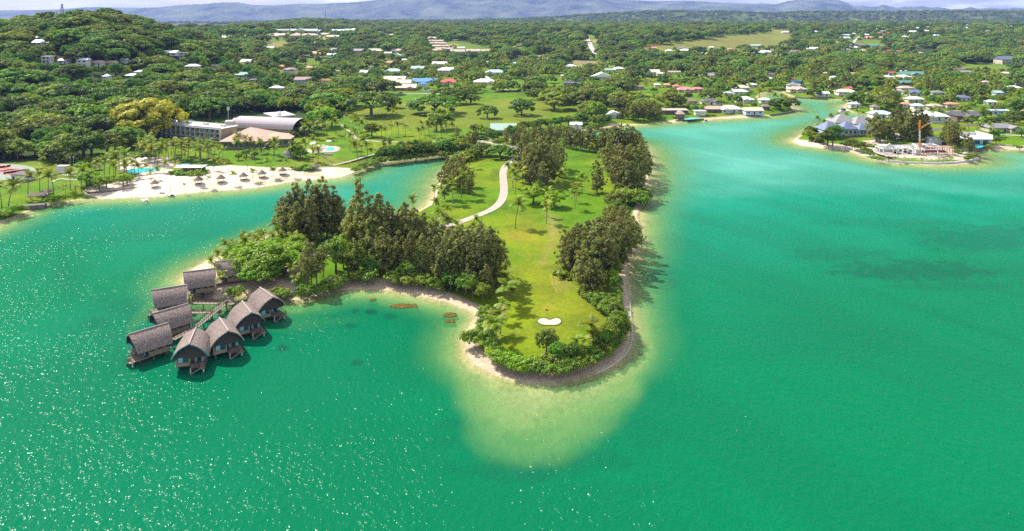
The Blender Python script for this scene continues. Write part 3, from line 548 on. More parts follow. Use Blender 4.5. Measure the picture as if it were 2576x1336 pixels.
# houses that stand out
house(1068, 212, 62, 'B', 'g', 'w', label='wide blue-roofed villa with white columns below the suburb gardens')
house(1063, 219, 18, 'B', 'p', 'w', label='small blue pavilion in front of the wide blue-roofed villa', cat='pavilion', name='pavilion', win=False)
house(1129, 213, 46, 'R', 'h', 'w', label='low house with a big bright red hipped roof beside the blue-roofed villa')
house(763, 214, 46, 'N', 'g', 'b', 2, label='white two-storey villa with brown roof above a pale blue terrace wall')
house(2549, 163, 56, 'S', 'g', 'c', 3, depth=22, label='large cream institutional block with slate roof on the far right slope', cat='building', name='institutional_building', ext=False)
house(1700, 288, 62, 'T', 'f', 'd', label='long low waterfront villa with tan flat roof behind the thatched gazebo', z0=1.9)
house(1762, 290, 24, 'W', 'f', 'w', label='white box pavilion beside the waterfront swimming pool', z0=1.9, win=False)
house(1713, 297, 18, 'T', 'p', 'd', label='thatched waterfront gazebo on the far shore beside a pool', z0=1.9, win=False, cat='gazebo', name='gazebo')
house(1266, 339, 62, 'L', 'g', 'b', label='pale green metal shed standing among trees at the head of the cove', z0=1.9, ext=False, cat='shed', name='metal_shed', depth=15)
house(1450, 325, 26, 'W', 'g', 'w', label='white storage tent behind the dark casuarina row at the isthmus', z0=1.9, win=False, cat='tent', name='storage_tent')
# near right shore
house(2355, 303, 66, 'W', 'h', 'w', z0=1.9, label='sprawling white hip-roofed house with white garden wall by the lawn')
house(2322, 292, 38, 'W', 'h', 'w', z0=1.9, label='white hip-roofed wing at the left of the sprawling white house')
house(2438, 302, 60, 'D', 'g', 'd', z0=1.9, label='large dark brown steep-roofed house behind a grey garden wall', dr=.7)
house(2462, 297, 34, 'D', 'p', 'd', z0=1.9, label='dark pyramid-roofed annexe at the right of the steep dark house')
house(2522, 289, 42, 'Q', 'f', 'b', z0=1.9, label='teal and white modern flat-roofed house by the right road', rz=-.15)
house(2222, 297, 50, 'Q', 'h', 'w', z0=1.9, label='white house with pale blue roof beside the canal behind the casuarinas')
house(2179, 315, 42, 'D', 'x', 'w', z0=1.9, label='white gabled house with a very dark roof behind the slate-roofed villa', rz=.3)
house(2528, 333, 74, 'G', 'h', 'c', z0=1.9, label='cream house with wide grey hipped roof beside the pergola on the right', dr=.5)
# slate hip-roofed villa complex on the right peninsula
VC = thing('lagoon_villa', 'lagoon villa of several grey and blue hipped roofs on the right peninsula', 'house', (*g0(2110, 334, 1.9), 1.9))
bx, by = g0(2110, 334, 1.9)
for (u, v, w, d, h, c, k) in [(2098, 341, 44, 15, 3.2, 'S', 'wing'), (2140, 338, 36, 12, 3.4, 'S', 'wing'), (2177, 339, 30, 10, 3.0, 'S', 'wing'), (2130, 322, 56, 16, 3.6, 'G', 'hall'), (2172, 325, 40, 14, 3.4, 'G', 'hall')]:
    x, y = g0(u, v, 1.9); w *= y/F
    q = MB().box((x-bx, y+d/2-by, h/2-.2), (w, d, h+.4)).build('wall', WM['b' if c == 'S' else 'w'], VC)
    r = roofmesh(w, d, 'h', h, pitch=.62); r.v = [(p[0]+x-bx, p[1]+y+d/2-by, p[2]) for p in r.v]; r.build('roof', RM[c], VC)
    for i in range(3): MB().box((x-bx-w*.3+w*.3*i, y-by-.02, 1.5), (1.8, .1, 1.9)).build('window', M['glass'], VC)
    HS.append((x, y+d/2, w/2, d/2, u, v, w*F/y, 24, y))
# give every automatically described house a label of its own
from collections import defaultdict
G_ = defaultdict(list)
for o in list(COL.objects):
    if o.get('auto') == 1: G_[o['label']].append(o)
    if 'auto' in o: del o['auto']
for raw, l in G_.items():
    l.sort(key=lambda o: o.location.x/o.location.y)
    if len(l) > 1:
        for i, o in enumerate(l):
            if i == 0: p = 'leftmost'
            elif i == len(l)-1: p = 'rightmost'
            else: p = ORD[i+1]+' from left'
            o['label'] = p+' '+raw
    for o in l: o['group'] = 'houses '+raw[raw.index(raw.split(' house ')[-1]):] if ' house ' in raw else 'houses'
# ================================================================ trees
def unit(n): 
    d = rng.normal(size=(n, 3)); return d/np.linalg.norm(d, axis=1)[:, None]
def cards(P, Nn, w, h, jit=.5, up=None):
    n = len(P); Nn = Nn+unit(n)*jit; Nn /= np.linalg.norm(Nn, axis=1)[:, None]
    a = np.cross(Nn, unit(n) if up is None else up); a /= np.linalg.norm(a, axis=1)[:, None]+1e-9; b = np.cross(Nn, a)
    w = (w*rng.uniform(.6, 1.3, n))[:, None]; h = (h*rng.uniform(.6, 1.3, n))[:, None]
    if up is not None: a, b = b, a                     # long side follows "up"
    V = np.stack([P-a*w-b*h*.6, P+a*w*.8-b*h, P+a*w+b*h*.7, P-a*w*.7+b*h], 1).reshape(-1, 3)
    return V, np.arange(n*4).reshape(n, 4)
def clumps(C_, R_, per, w, h, jit=.55, bias=.35, flat=.65):
    """leafy clumps: C_ centres, R_ radii; leaf cards over each clump's shell"""
    n = len(C_); d = unit(n*per); d[:, 2] = d[:, 2]*1.0+bias; d /= np.linalg.norm(d, axis=1)[:, None]
    R = np.repeat(R_, per)[:, None]; rr = rng.uniform(.55, 1.08, (n*per, 1))
    P = np.repeat(C_, per, 0)+d*R*rr*np.array([1, 1, flat])
    return cards(P, d+np.array([0, 0, .35]), w, h, jit)
def trunk_mesh(name, H, r, limbs, matl, base=(0, 0)):
    mb = MB(); mb.bar((base[0], base[1], -.4), (base[0], base[1], H*.35), r, 7, r*.75)
    for (x, y, z) in limbs:
        m_ = (x*.35, y*.35, H*.35+(z-H*.35)*.55)
        mb.bar((0, 0, H*.3), m_, r*.6, 5, r*.35); mb.bar(m_, (x, y, z), r*.35, 5, r*.1)
    return mb.mesh(name, matl)
M['rain'] = leafmat('rain_tree_leaves', (.038, .105, .004), (0.228, 0.359, 0.008), .22, .38, .38, .045)
M['broad'] = leafmat('broadleaf_leaves', (.038, .115, .005), (0.216, 0.393, 0.011), .4, .4, .42, .05)
M['bright'] = leafmat('bright_leaves', (.10, .24, .004), (.32, .52, .008), .5, .35, .18, .02)
M['yellow'] = leafmat('golden_leaves', (.22, .29, .01), (.54, .55, .02), .3, .3, .1)
M['casu'] = leafmat('casuarina_needles', (.080, .108, .022), (0.386, 0.399, 0.078), .3, .4, .25, .02)
M['palm'] = leafmat('palm_fronds', (.060, .135, .004), (.34, .42, .012), .8, .30, .2, .03)
M['shrub'] = leafmat('shrub_leaves', (.06, .14, .008), (0.257, 0.388, 0.015), .8, .35, .28, .035)
M['flower'] = leafmat('yellow_flowers', (.3, .3, .01), (.75, .65, .02), 1.5, .2, .1)
MESH = {}
def crown_rain(s):
    R, H = 10.0, 11.0; n = 70; a = rng.uniform(0, 2*pi, n); r = R*np.sqrt(rng.uniform(0, 1, n))*(.86+.14*np.sin(3*a+s))
    z = H-4.6*(r/R)**2.2+rng.uniform(-.9, .5, n); C_ = np.stack([r*np.cos(a), r*np.sin(a), z-1.2], 1)
    V, Q = clumps(C_, rng.uniform(1.3, 2.4, n), 84, .34, .42, .5, .55, .5)
    k = 14; a = rng.uniform(0, 2*pi, k); C2 = np.stack([R*.85*np.cos(a), R*.85*np.sin(a), rng.uniform(3.2, 5.5, k)], 1)
    V2, Q2 = clumps(C2, rng.uniform(.9, 1.6, k), 60, .32, .4)
    limbs = [(R*.62*cos(t), R*.62*sin(t), 7.6) for t in np.arange(6)*2*pi/6+s]
    return np.concatenate([V, V2]), np.concatenate([Q, Q2+len(V)]), limbs, H, .75
def crown_broad(s):
    R, H = 5.6, 10.5; n = 110; d = unit(n); d[:, 2] = np.abs(d[:, 2])*1.2-.35
    C_ = d*np.array([R*.85, R*.85, 4.2])*rng.uniform(.55, 1.05, (n, 1))+np.array([0, 0, 6.0])
    C_[:, 0] *= 1+.12*sin(s*2.1); C_[:, 2] += rng.uniform(-.6, .9, n)
    V, Q = clumps(C_, rng.uniform(.5, 1.45, n), 62, .17, .21, .6, .3, .8)
    return V, Q, [(R*.55*cos(t), R*.55*sin(t), 6.6) for t in np.arange(5)*2*pi/5+s], H, .42
def crown_casu(s, full=True):
    H = 18.0; C_ = []; R_ = []; limbs = []
    for i in range(190 if full else 90):
        ld = rng.integers(0, 4); t = rng.uniform(.12 if full else .3, 1)**.9; rad = 2.9*(1-t)**.5*rng.uniform(.1, 1.15)*(1+.3*sin(t*9+s))+.2; ox, oy, hf = [(0, 0, 1), (1.9, .6, .86), (-1.5, 1.3, .78), (.2, -1.9, .70)][ld]; t *= hf
        a = rng.uniform(0, 2*pi); C_.append((rad*cos(a)+.5*sin(s+t*4)+ox*min(1, t*2.2), rad*sin(a)+oy*min(1, t*2.2), H*t)); R_.append(rng.uniform(.28, .8)*(1.15-.45*t))
        if i % 9 == 0: limbs.append((rad*cos(a), rad*sin(a), H*t))
    C_ = np.array(C_); R_ = np.array(R_); per = 38; n = len(C_)*per
    d = unit(n); P = np.repeat(C_, per, 0)+d*np.repeat(R_, per)[:, None]*rng.uniform(.2, 1.15, (n, 1))*np.array([1, 1, 1.25])
    up = np.repeat(C_*np.array([1, 1, 0])+np.array([0, 0, 1.8]), per, 0)+unit(n)*1.1
    V, Q = cards(P, d+np.array([0, 0, .5]), .075, .36, .6, up)
    mb = MB(); mb.bar((0, 0, -.4), (.3*sin(s), 0, H*.5), .3, 6, .2); mb.bar((.3*sin(s), 0, H*.5), (.5*sin(s+3), 0, H*.96), .2, 5, .04)
    for l in limbs: mb.bar((.2*sin(s), 0, l[2]*.82), l, .08, 4, .03)
    return V, Q, mb
def palm(s):
    rs = random.Random(s); H = 8.2; lean = rs.uniform(.2, 1.7); la = rs.uniform(0, 6.3); tr = MB(); prev = None; pts = []
    for i in range(7):
        t = i/6; pts.append((lean*cos(la)*t*t, lean*sin(la)*t*t, H*t-.3*(i == 0)))
    for i in range(6): tr.bar(pts[i], pts[i+1], .21-.02*i, 6, .19-.02*i)
    top = np.array(pts[-1]); V = []; Q = []
    nf = 17
    for k in range(nf):
        a = k*2.4+rs.uniform(-.2, .2); el = [1.0, .5, .15, -.2][k % 4]+rs.uniform(-.15, .15); Lf = rs.uniform(3.3, 4.2); m_ = 11; seg = []
        e = el+.35; p = top+np.array([0, 0, .15])
        for j in range(m_+1):
            seg.append(p.copy()); e -= .075+.007*j; st_ = Lf/m_; p = p+np.array([cos(a)*cos(e), sin(a)*cos(e), sin(e)])*st_
        seg = np.array(seg); side = np.array([-sin(a), cos(a), 0.])
        for j in range(1, m_+1):
            q0, q1 = seg[j-1], seg[j]; t = j/m_; ll = 1.2*sin(pi*(.12+.8*t))**.7+.1; fw = (q1-q0)
            b = len(V); wd_ = .16*(1-.6*t); V += [q0-side*wd_, q0+side*wd_, q1+side*wd_*.9, q1-side*wd_*.9]; Q.append((b, b+1, b+2, b+3))
            for sg in (-1, 1):
                dr = side*sg*.8+fw/np.linalg.norm(fw)*.35+np.array([0, 0, -.25]); b = len(V)
                V += [q0, q0+fw*.85, q0+fw*.95+dr*ll, q0+fw*.5+dr*ll*.96]; Q.append((b, b+1, b+2, b+3) if sg > 0 else (b+3, b+2, b+1, b))
    nut = MB()
    for k in range(6): nut.lathe([(.02, 0), (.16, .14), (.02, .3)], (top[0]+.32*cos(k*1.05), top[1]+.32*sin(k*1.05), top[2]-.45), 6)
    return np.array(V), np.array(Q), tr, nut
def shrubm(s):
    n = 34; a = rng.uniform(0, 2*pi, n); r = 2.0*np.sqrt(rng.uniform(0, 1, n)); C_ = np.stack([r*np.cos(a), r*np.sin(a), rng.uniform(.5, 2.2, n)*(1-.12*r)], 1)
    return clumps(C_, rng.uniform(.3, .85, n), 48, .11, .15, .6, .35, .85)
NV = dict(rain=4, broad=4, casu=5, palm=6, shrub=4, casuthin=2)
for k in range(4):
    V, Q, lb, H, r = crown_rain(k); MESH['rain', k] = (new_mesh('rain_crown', V, Q, [M['rain']]), trunk_mesh('rain_trunk', H, r, lb, M['bark']))
    V, Q, lb, H, r = crown_broad(k); MESH['broad', k] = (new_mesh('broad_crown', V, Q, [M['broad']]), trunk_mesh('broad_trunk', H, r, lb, M['bark']))
    V, Q = shrubm(k); MESH['shrub', k] = (new_mesh('shrub_foliage', V, Q, [M['shrub']]), None)
for k in range(5): V, Q, mb = crown_casu(k); MESH['casu', k] = (new_mesh('casuarina_crown', V, Q, [M['casu']]), mb.mesh('casuarina_trunk', M['bark']))
for k in range(2): V, Q, mb = crown_casu(k+8, False); MESH['casuthin', k] = (new_mesh('casuarina_crown', V, Q, [M['casu']]), mb.mesh('casuarina_trunk', M['bark']))
for k in range(6):
    V, Q, tr, nut = palm(k); MESH['palm', k] = (new_mesh('palm_crown', V, Q, [M['palm']]), tr.mesh('palm_trunk', M['palmbark'], True), nut.mesh('coconuts', M['palmbark']))
def variant(me, matl, name):
    m_ = me.copy(); m_.name = name; m_.materials.clear(); m_.materials.append(matl); return m_
for k in range(4):
    MESH['bright', k] = (variant(MESH['broad', k][0], M['bright'], 'bright_crown'), MESH['broad', k][1]); MESH['bshrub', k] = (variant(MESH['shrub', k][0], M['bright'], 'bright_shrub'), None)
    MESH['yellow', k] = (variant(MESH['rain', k][0], M['yellow'], 'golden_crown'), MESH['rain', k][1])
    MESH['fshrub', k] = (variant(MESH['shrub', k][0], M['flower'], 'flower_shrub'), None)
HT = dict(rain=11, broad=10.5, bright=10.5, yellow=11, casu=18, casuthin=18, palm=9.6, shrub=2.6, bshrub=2.6, fshrub=2.6)
RD = dict(rain=11, broad=6.2, bright=6.2, yellow=11, casu=4.2, casuthin=3.6, palm=3.4, shrub=2.6, bshrub=2.6, fshrub=2.6)
NM = dict(rain='rain_tree', broad='broadleaf_tree', bright='broadleaf_tree', yellow='golden_tree', casu='casuarina_tree', casuthin='casuarina_tree', palm='coconut_palm', shrub='shrub', bshrub='shrub', fshrub='flowering_shrub')
CT = dict(rain='tree', broad='tree', bright='tree', yellow='tree', casu='tree', casuthin='tree', palm='palm', shrub='shrub', bshrub='shrub', fshrub='shrub')
def tree(kind, x, y, z, h, label, group=None, wid=1.0, rz=None, parts=True):
    k = random.randrange({'rain': 4, 'broad': 4, 'bright': 4, 'yellow': 4, 'casu': 5, 'casuthin': 2, 'palm': 6, 'shrub': 4, 'bshrub': 4, 'fshrub': 4}[kind]); ms = MESH[kind, k]
    s = h/HT[kind]; rz = random.uniform(0, 6.28) if rz is None else rz
    if ms[1] is None:
        o = obj(NM[kind], ms[0], loc=(x, y, z-.1), rz=rz); tag(o, label, CT[kind], group)
    else:
        o = thing(NM[kind], label, CT[kind], (x, y, z), rz, group)
        obj('crown', ms[0], o); obj('trunk', ms[1], o)
        if len(ms) > 2 and parts: obj('coconuts', ms[2], o)
    o.scale = (s*wid, s*wid, s); return o
TR = []                                                 # where hand-placed trees stand
def T(kind, u, v, hpx, label, group=None, wid=1.0, z0=None, rz=None):
    """tree whose foot is at picture point (u, v), hpx tall in the picture"""
    x, y, z = at(u, v, 1.7 if z0 is None else z0) if v > 150 or z0 is not None else at(u, v)
    TR.append((x, y)); return tree(kind, x, y, z, hpx*y/F, label, group, wid, rz)
def row(kind, pts, hpx, label, group=None, wid=1.0, hv=.15, z0=None):
    for p in pts:
        hh = p[2] if len(p) > 2 else hpx*random.uniform(1-hv, 1+hv)
        T(kind, p[0], p[1], hh, label, group or label, wid*random.uniform(.9, 1.1), z0)
# ---- the tall casuarina grove behind the thatched villas
g = 'casuarina grove behind the thatched villas'
row('casu', [(708, 592, 98), (726, 604, 128), (741, 598, 145), (757, 604, 120), (772, 600, 150), (790, 606, 135), (806, 598, 152), (822, 604, 140), (838, 596, 130), (853, 600, 108), (780, 622, 120), (745, 618, 110), (716, 612, 95)], 0, 'tall dark casuarina in the dense grove behind the thatched villas', g, 1.15)
row('casu', [(906, 650, 205), (924, 665, 170), (943, 668, 160), (957, 662, 175), (972, 656, 135), (985, 660, 140), (1003, 655, 135), (1022, 658, 148), (1040, 664, 140), (1054, 670, 120), (1070, 668, 135), (1084, 682, 120), (930, 640, 120), (890, 690, 95), (960, 690, 120), (1000, 690, 110), (1030, 695, 110), (1062, 700, 110), (882, 650, 120), (1012, 640, 110), (950, 640, 130)], 0, 'tall olive casuarina in the grove above the southern beach', g, 1.1)
row('casu', [(1096, 706, 115), (1115, 716, 120), (1135, 712, 125), (1152, 722, 120), (1170, 716, 125), (1190, 726, 115), (1212, 722, 150), (1230, 712, 140), (1248, 700, 125), (1206, 690, 130), (1180, 690, 130), (1158, 680, 115), (1130, 685, 110), (1225, 745, 80), (1100, 665, 110), (1255, 725, 60)], 0, 'broad olive casuarina at the right end of the peninsula grove', g, 1.3)
row('casuthin', [(773, 722, 118), (784, 722, 112), (797, 716, 95), (813, 697, 92), (765, 712, 90)], 0, 'slender casuarina with bare trunk beside the villa lawn', 'slender casuarinas beside the villa lawn', 1.1)
T('broad', 845, 686, 92, 'grey-green tree with forked pale trunk on the villa lawn', None, .9); T('broad', 886, 690, 75, 'dark bushy tree at the left foot of the casuarina grove', None, 1.0)
T('bright', 866, 650, 60, 'light green tree in front of the dense casuarina grove', None, 1.2)
row('bright', [(590, 668, 52), (615, 690, 66), (640, 680, 72), (668, 690, 80), (695, 700, 82), (720, 690, 66), (650, 708, 60), (628, 716, 48), (735, 668, 60), (745, 640, 50), (612, 655, 46), (690, 660, 58), (676, 716, 46)], 0, 'bright green spreading tree behind the thatched villas', 'bright trees behind the thatched villas', 1.35)
row('bright', [(574, 690, 44), (590, 700, 46), (604, 690, 50)], 0, 'bright green tree hiding the rearmost villa', 'bright trees hiding the rearmost villa', 1.2)
row('palm', [(572, 652), (588, 646), (603, 640), (616, 634), (580, 664), (598, 656)], 44, 'coconut palm at the sandy north shore of the villa islet', 'palms at the north shore of the villa islet')
g = 'coconut palms on the villa islet'
for u, v, h, l in [(551, 680, 50, 'coconut palm leaning over the villa at the back'), (540, 708, 42, 'palm half hiding the right end of the back villa'), (561, 737, 52, 'palm on the sand by the start of the boardwalk'), (735, 714, 48, 'palm between the bright trees and slender casuarinas'), (742, 738, 44, 'leaning palm on the seawall beside the right-hand villa'), (533, 690, 40, 'low palm left of the boardwalk palms')]: T('palm', u, v, h, l, g)
row('palm', [(628, 636), (640, 628), (655, 634), (668, 624), (683, 632), (698, 620), (708, 628), (722, 616), (735, 634), (690, 606), (712, 602), (748, 640), (645, 646), (620, 650)], 46, 'coconut palm in the cluster between the grove and the north shore', 'palms on the north shore of the peninsula')
row('shrub', [(762, 740), (775, 738), (788, 735), (800, 731), (812, 724), (823, 717), (834, 712), (846, 708), (855, 714), (830, 726), (808, 736), (700, 742), (690, 736), (712, 738), (722, 744), (600, 736), (590, 742), (582, 735), (760, 728), (840, 722)], 16, 'dark green shrub in the hedge above the shore right of the villas', 'hedge shrubs right of the villas', 1.3)
row('shrub', [(870, 704), (900, 702), (930, 700), (990, 706), (1012, 704), (1040, 712), (1075, 716), (1100, 720)], 26, 'shrub under the casuarinas along the southern beach', 'shrubs along the southern beach', 1.3)
row('broad', [(1028, 702, 50), (1010, 706, 38), (1134, 725, 46), (1172, 738, 52), (1190, 744, 56), (1215, 755, 44), (1150, 730, 50)], 0, 'glossy broadleaf tree at the beach edge of the grove', 'glossy trees at the beach edge', 1.1)
row('broad', [(864, 676), (900, 680), (1000, 672), (1090, 690), (935, 690), (1050, 684)], 46, 'understorey tree beneath the tall casuarinas', 'understorey of the casuarina grove', 1.2)
# ---- the western cove side and upper left of the fairway
row('casu', [(1118, 500, 84), (1134, 470, 72), (1150, 480, 78), (1166, 470, 74), (1180, 488, 62), (1126, 440, 44), (1144, 446, 54), (1160, 430, 42)], 0, 'grey-green casuarina between the cove and the golf fairway', 'casuarinas by the cove', 1.2)
for u, v, h, l in [(1140, 512, 56, 'slim palm in front of the cove casuarinas'), (1160, 498, 62, 'tall palm in front of the cove casuarinas'), (1180, 486, 46, 'palm at the right of the cove casuarinas'), (1192, 470, 36, 'low palm beside the cove casuarinas'), (1092, 508, 44, 'lone palm at the cove bank left of the casuarinas'), (1165, 420, 32, 'palm behind the cove casuarinas'), (1180, 425, 36, 'bushy palm behind the cove casuarinas')]: T('palm', u, v, h, l, 'palms by the cove')
row('palm', [(1104, 552, 50), (1096, 570, 44), (1125, 566, 46), (1112, 590, 52), (1148, 602, 44), (1138, 590, 38), (1200, 590, 44), (1212, 600, 38), (1040, 540, 46), (1128, 585, 40), (1186, 600, 40)], 0, 'coconut palm where the coral path leaves the grove', 'palms where the coral path leaves the grove')
row('casu', [(1190, 650, 90), (1210, 640, 76), (1170, 640, 70), (1150, 640, 70), (1120, 640, 80), (1090, 620, 74), (1064, 610, 70), (1040, 600, 76), (1010, 606, 90), (1062, 640, 80)], 0, 'rounded casuarina on the north edge of the peninsula grove', 'casuarinas on the north edge of the grove', 1.25)
# ---- middle of the peninsula
row('casu', [(1312, 446, 88), (1328, 458, 100), (1344, 462, 108), (1360, 458, 112), (1378, 462, 100), (1394, 456, 96), (1408, 446, 78), (1320, 428, 90), (1352, 430, 92), (1380, 430, 90), (1404, 425, 72), (1336, 440, 80), (1340, 476, 70), (1366, 476, 70)], 0, 'broad brownish casuarina in the central clump right of the coral path', 'central casuarina clump', 1.35)
row('casu', [(1436, 376, 62), (1450, 378, 66), (1466, 380, 60), (1482, 382, 66), (1498, 384, 58), (1512, 386, 62), (1424, 372, 56), (1290, 372, 44), (1306, 368, 50), (1322, 370, 54), (1340, 366, 50), (1360, 364, 52), (1380, 366, 48), (1400, 366, 54), (1275, 362, 40), (1345, 350, 44), (1385, 350, 40), (1410, 352, 40), (1315, 350, 40)], 0, 'dark casuarina in the row across the neck of the peninsula', 'casuarina row across the neck', 1.25)
row('casu', [(1528, 388, 66), (1545, 392, 76), (1560, 394, 82), (1578, 396, 84), (1594, 396, 78), (1608, 400, 72), (1618, 410, 64), (1540, 370, 50), (1562, 368, 52), (1584, 370, 52), (1602, 378, 52), (1626, 428, 52), (1522, 375, 50)], 0, 'brown-green casuarina at the back of the large eastern shore clump', 'eastern casuarina clump', 1.3)
row('casu', [(1546, 456, 92), (1562, 462, 98), (1578, 466, 98), (1594, 462, 90), (1608, 456, 84), (1620, 448, 72), (1556, 484, 86), (1574, 492, 92), (1592, 492, 86), (1608, 486, 74), (1534, 440, 80), (1528, 428, 70), (1630, 440, 60), (1585, 440, 80), (1560, 440, 74)], 0, 'massive olive casuarina in the large eastern shore clump', 'eastern casuarina clump', 1.4)
T('casu', 1502, 486, 84, 'single pine-like casuarina standing on the grass left of the eastern clump', None, 1.3)
row('shrub', [(1608, 500, 34), (1596, 506, 36), (1580, 506, 34), (1614, 512, 26), (1566, 506, 36), (1548, 512, 30)], 0, 'dark creeper-covered shrub at the foot of the eastern clump', 'creeper shrubs at the eastern shore', 1.1)
row('casu', [(1420, 672, 96), (1438, 690, 118), (1456, 680, 110), (1472, 700, 130), (1490, 712, 132), (1508, 690, 128), (1524, 706, 130), (1540, 680, 120), (1556, 668, 118), (1572, 652, 110), (1588, 636, 92), (1602, 622, 66), (1448, 650, 90), (1476, 650, 96), (1505, 640, 96), (1535, 630, 96), (1560, 612, 92), (1548, 568, 58), (1532, 590, 72), (1518, 600, 66), (1568, 585, 70), (1465, 728, 84), (1484, 736, 92), (1500, 732, 80), (1580, 605, 76), (1594, 592, 50)], 0, 'large brown-green casuarina in the clump along the south-east shore', 'south-eastern casuarina clump', 1.4)
row('broad', [(1536, 556, 42), (1548, 548, 46), (1564, 550, 40), (1538, 718, 44), (1544, 700, 44), (1550, 730, 40)], 0, 'green broadleaf tree among the eastern shore casuarinas', 'green trees among the eastern casuarinas', 1.0)
row('shrub', [(1468, 742), (1482, 752), (1496, 760), (1510, 768), (1524, 776), (1536, 784), (1546, 772), (1548, 756), (1552, 740), (1500, 746), (1516, 756), (1530, 762), (1543, 788), (1552, 796), (1424, 700), (1412, 690)], 21, 'dense shrub between the south-east clump and the beach', 'shrubs above the eastern beach', 1.25)
g = 'coconut palms on the fairway'
for u, v, h, l in [(1296, 576, 70, 'lone tall palm casting its shadow on the open fairway'), (1374, 563, 52, 'tall palm on the fairway beside a shorter one'), (1379, 549, 40, 'shorter palm behind the tall fairway palm'), (1447, 527, 46, 'palm in the pair at the right of the round green trees'), (1450, 508, 40, 'rear palm of the pair at the right of the round green trees'), (1464, 486, 46, 'upper palm right of the round green trees'), (1416, 480, 50, 'slim palm below the central casuarina clump'), (1398, 488, 36, 'low broad palm below the central casuarina clump'), (1376, 518, 44, 'palm rising between the two round green trees'), (1296, 489, 50, 'leaning palm beside the bend of the coral path'), (1290, 474, 46, 'palm behind the leaning one by the coral path'), (1300, 458, 44, 'uppermost palm beside the coral path'), (1282, 448, 36, 'short palm overhanging the coral path'), (1490, 394, 30, 'small palm on the grass below the neck row'), (1316, 476, 50, 'palm in the shade of the central clump')]: T('palm', u, v, h, l, g)
T('bright', 1342, 512, 46, 'wide round bright green tree left of the fairway palms', None, 1.6); T('bright', 1394, 522, 42, 'dark round green tree right of the fairway palms', None, 1.4); T('broad', 1352, 484, 30, 'small green tree at the foot of the central clump', None, 1.3)
T('bright', 1526, 405, 34, 'bright green bushy tree left of the eastern clump', None, 1.2)
T('rain', 1258, 398, 34, 'flat-topped rain tree beside the coral path at the cove head', None, 1.15); T('rain', 1212, 392, 32, 'dark flat-topped rain tree behind the cove head', None, 1.1); T('rain', 1182, 388, 26, 'low rain tree at the innermost bank of the cove', None, .9)
# ---- the point
g = 'coconut palms on the point'
for u, v, h, l in [(1250, 876, 72, 'yellow-green palm on the left edge of the point, trunk showing'), (1259, 838, 60, 'palm just behind the yellow-green one on the point'), (1269, 782, 66, 'broad palm at the left edge of the green above the bunker'), (1283, 742, 52, 'upper palm where the grove meets the green'), (1484, 874, 66, 'tall palm at the right edge of the green'), (1455, 900, 46, 'small palm in front of the right-hand shrubs on the point')]: T('palm', u, v, h, l, g, 1.35)
T('broad', 1375, 893, 66, 'dark round tree in the middle of the point below the bunker', None, 1.0)
row('palm', [(1243, 858, 52), (1262, 812, 50), (1276, 764, 50), (1292, 752, 46), (1470, 890, 44), (1500, 884, 50), (1236, 838, 44)], 0, 'yellowish palm in the clusters at the corners of the point', 'palm clusters on the point', 1.3)
row('broad', [(1512, 876, 50), (1530, 866, 56), (1546, 852, 58), (1556, 834, 54), (1550, 806, 44), (1420, 914, 50), (1442, 910, 48), (1402, 912, 52)], 0, 'round-crowned small tree in the tall growth at the right of the point', 'small trees on the right of the point', 1.0)
row('shrub', [(1189, 860, 34), (1183, 856, 24)], 0, 'dark rounded shrub by itself at the left edge of the point', None, 1.0)
row('shrub', [(1214, 800), (1212, 818), (1218, 834), (1224, 852), (1232, 868), (1240, 884), (1222, 790), (1228, 812), (1216, 846), (1246, 872), (1235, 798), (1258, 898)], 20, 'green shrub in the thicket on the left side of the point', 'thicket on the left side of the point', 1.15)
row('bshrub', [(1256, 908), (1270, 912), (1284, 918), (1298, 922), (1312, 924), (1248, 898), (1276, 904), (1324, 924)], 26, 'bright low shrub along the bottom rim of the point', 'low shrubs on the bottom rim of the point', 1.3)
row('shrub', [(1331, 926, 24), (1346, 928), (1360, 932), (1374, 932), (1388, 934), (1400, 934), (1414, 934), (1428, 930), (1442, 926), (1456, 920), (1470, 914), (1484, 908), (1496, 902), (1395, 918, 33), (1410, 920, 36), (1424, 914, 33), (1440, 910, 30), (1472, 900, 28)], 23, 'olive shrub in the tall hedge at the bottom right of the point', 'hedge at the bottom of the point', 1.25)
row('shrub', [(1505, 896), (1516, 888), (1526, 882), (1536, 872), (1546, 862), (1554, 850), (1560, 838), (1540, 850, 31), (1524, 866, 31), (1552, 826, 28), (1562, 822), (1548, 812), (1560, 808), (1512, 878, 30), (1535, 840, 28), (1558, 794, 21)], 24, 'leafy shrub in the thicket on the right side of the point', 'thicket on the right side of the point', 1.2)
row('fshrub', [(1536, 818, 10), (1546, 816, 13), (1554, 820, 9)], 0, 'shrub covered in yellow flowers at the right side of the point', 'yellow flowering shrubs on the point', 1.1, z0=3.4)

# ---- golf course beyond the cove
for u, v, h, w, l in [(934, 292, 62, 1.15, 'huge rain tree in the middle of the upper golf course'), (1096, 286, 50, 1.5, 'flat umbrella rain tree on the upper golf course'), (984, 272, 32, .95, 'small umbrella tree right of the huge rain tree'), (1143, 262, 38, 1.1, 'rain tree at the top edge of the upper golf course'), (1184, 262, 26, 1.0, 'small rain tree near the top right of the golf course'), (1226, 298, 34, .9, 'round dark tree alone on the right fairway'), (1312, 290, 42, .95, 'dense dark tree at the right end of the golf course'), (1394, 276, 46, 1.1, 'wide dark rain tree beyond the golf course lane'), (880, 268, 46, 1.1, 'rain tree at the left edge of the golf course'), (820, 282, 50, 1.2, 'spreading tree between the hotel and the golf course'), (1170, 245, 30, 1.1, 'rain tree beside the red-roofed house lawn'), (1120, 250, 32, 1.3, 'rain tree in front of the red-roofed house'), (960, 238, 40, 1.3, 'rain tree left of the beige terrace houses')]:
    T('rain', u, v, h, l, 'specimen trees on the upper golf course', w)
